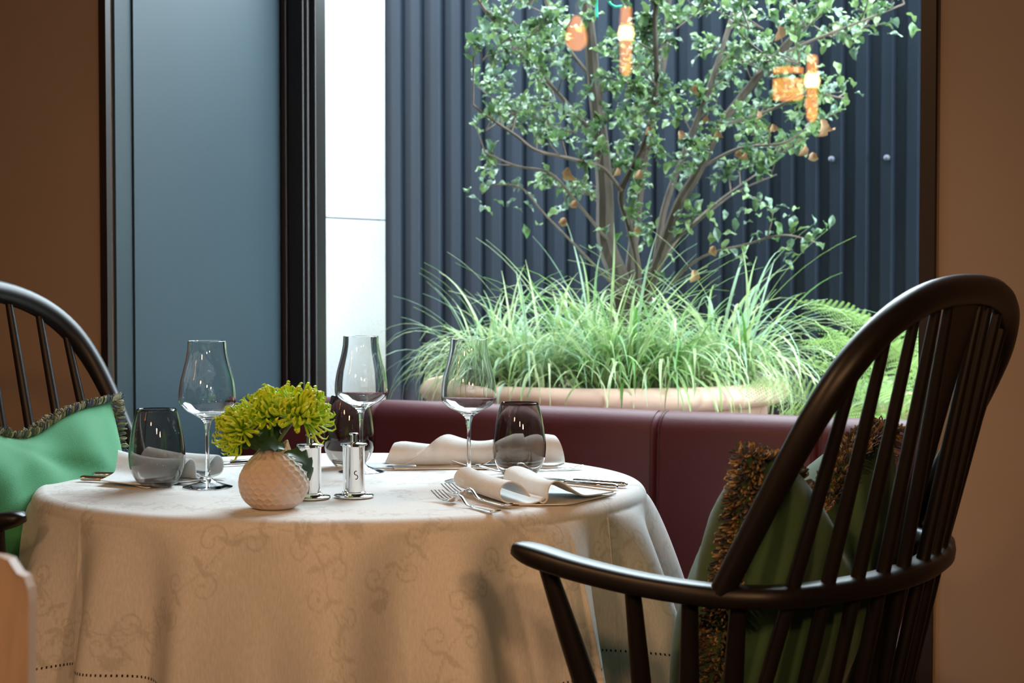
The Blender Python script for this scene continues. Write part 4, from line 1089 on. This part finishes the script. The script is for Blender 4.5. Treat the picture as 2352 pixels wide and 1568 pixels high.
def fern(base, fronds, label):
    root = empty('fern', base); tag(root, label, 'fern', 'ferns outside the window')
    for az, el, s, k in fronds:
        o = link('frond', FM[k], root); o.rotation_mode = 'QUATERNION'
        o.rotation_quaternion = Quaternion((0, 0, 1), az) @ Quaternion((0, 1, 0), -el) @ Quaternion((1, 0, 0), R4.uniform(-.4, .4) + (.75 if math.sin(az) < .3 and math.cos(az) < -.3 else -.6 if math.cos(az) > .3 else 0)); o.scale = (s, s, s); o.location = (R4.uniform(-.02, .02), R4.uniform(-.02, .02), 0)
    # stalk pot below, hidden by the bench: a small clay pot
    return root
fb1 = at(2045, 960, 4.55); fb2 = at(1935, 985, 4.42); fb3 = at(2130, 880, 4.9)
fern(fb1, [(2.6, .95, 1.05, 0), (3.3, .7, .95, 1), (3.9, .55, .95, 0), (4.5, .5, .8, 1), (5.2, .5, .9, 0), (5.9, .6, .9, 1), (.3, .8, 1, 0), (1.2, 1.0, 1, 0), (2.0, 1.1, 1.0, 2), (3.6, 1.0, .95, 2), (4.8, .9, .9, 1), (5.6, 1.0, .9, 0), (.9, .6, .9, 1), (4.2, .85, .8, 0)],
     'bright green fern behind the right armchair, seen between its spindles')
fern(fb2, [(2.7, .55, .75, 1), (3.4, .45, .8, 0), (4.2, .35, .75, 1), (4.9, .4, .7, 1), (5.6, .5, .75, 0), (.2, .5, .8, 1), (1.5, .8, .8, 1), (3.0, .8, .8, 0), (.8, .7, .7, 1), (6.0, .3, .8, 0)],
     'low pale fern at the right foot of the planter, just above the bench')
fern(fb3, [(3.05, 1.0, .95, 2), (2.4, 1.0, 1.0, 2), (3.7, .9, 1.0, 0), (4.4, .7, 1, 0), (5.2, .8, 1, 1), (.4, .8, 1, 1), (1.5, 1.0, 1, 0), (3.3, .65, 1.05, 2)],
     'tall fern behind the others, one long frond arching left over the sedges')
for b, lab in ((fb1, 'small clay pot under the fern behind the right armchair'), (fb2, 'small clay pot under the low pale fern beside the planter'), (fb3, 'small clay pot under the tall fern')):
    o = MB().lathe([(.0005, 0), (.085, 0), (.115, b.z - .06), (.125, b.z - .055), (.125, b.z - .01), (.108, b.z - .01), (.105, b.z - .03), (.0005, b.z - .02)], 32).build('clay_pot', M['terracotta']); o.location = (b.x, b.y, -.02)
    tag(o, lab, 'pot')

# ------------------------------------------------------------------ lamps of the room, plus the added fill spot
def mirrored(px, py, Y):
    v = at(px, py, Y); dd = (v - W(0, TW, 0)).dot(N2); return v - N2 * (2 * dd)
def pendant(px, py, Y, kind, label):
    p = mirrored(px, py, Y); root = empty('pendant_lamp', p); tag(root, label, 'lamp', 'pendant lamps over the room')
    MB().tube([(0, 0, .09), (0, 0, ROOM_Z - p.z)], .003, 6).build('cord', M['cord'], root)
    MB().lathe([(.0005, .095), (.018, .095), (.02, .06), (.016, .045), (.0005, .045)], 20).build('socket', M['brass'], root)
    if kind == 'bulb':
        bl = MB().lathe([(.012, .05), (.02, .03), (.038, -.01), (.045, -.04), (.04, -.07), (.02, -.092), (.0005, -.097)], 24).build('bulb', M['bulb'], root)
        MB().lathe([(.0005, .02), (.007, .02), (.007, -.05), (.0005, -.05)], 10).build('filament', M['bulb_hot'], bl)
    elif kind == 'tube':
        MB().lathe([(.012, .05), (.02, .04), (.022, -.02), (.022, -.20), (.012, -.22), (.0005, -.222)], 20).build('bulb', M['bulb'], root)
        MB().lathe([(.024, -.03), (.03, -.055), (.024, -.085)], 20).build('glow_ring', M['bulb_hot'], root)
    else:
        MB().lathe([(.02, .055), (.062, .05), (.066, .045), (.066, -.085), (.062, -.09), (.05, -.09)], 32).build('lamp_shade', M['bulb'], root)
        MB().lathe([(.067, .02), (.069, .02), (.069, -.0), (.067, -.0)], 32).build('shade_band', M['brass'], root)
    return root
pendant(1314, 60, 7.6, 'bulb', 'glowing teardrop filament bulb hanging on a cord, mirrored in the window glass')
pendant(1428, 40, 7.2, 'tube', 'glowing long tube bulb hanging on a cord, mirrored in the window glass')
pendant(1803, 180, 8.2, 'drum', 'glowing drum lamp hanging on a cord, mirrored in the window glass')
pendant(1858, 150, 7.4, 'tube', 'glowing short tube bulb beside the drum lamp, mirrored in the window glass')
for frm, to, pw, ang, label in SPOTS:
    l = bpy.data.lights.new('spot', 'SPOT'); l.energy = pw; l.color = WARM; l.spot_size = math.radians(ang); l.spot_blend = .8; l.shadow_soft_size = .10
    root = empty('ceiling_spotlight', frm); root.rotation_mode = 'QUATERNION'; root.rotation_quaternion = look_quat(frm, to); tag(root, label, 'lamp', 'ceiling spotlights')
    lo = bpy.data.objects.new('spot', l); COL.objects.link(lo); lo.parent = root
    MB().lathe([(.034, -.01), (.038, -.012), (.038, .10), (.03, .11), (.0005, .11), (.0005, .105), (.028, .10), (.034, .09), (.034, -.01)], 24).build('can', M['brass'], root)
    up = root.rotation_quaternion.inverted() @ Vector((0, 0, 1)); b0 = Vector((0, .038, .06)); MB().tube([b0, b0 + up * .05, b0 + up * (ROOM_Z - (Vector(frm) + root.rotation_quaternion @ b0).z)], .006, 8).build('drop_rod', M['brass'], root)
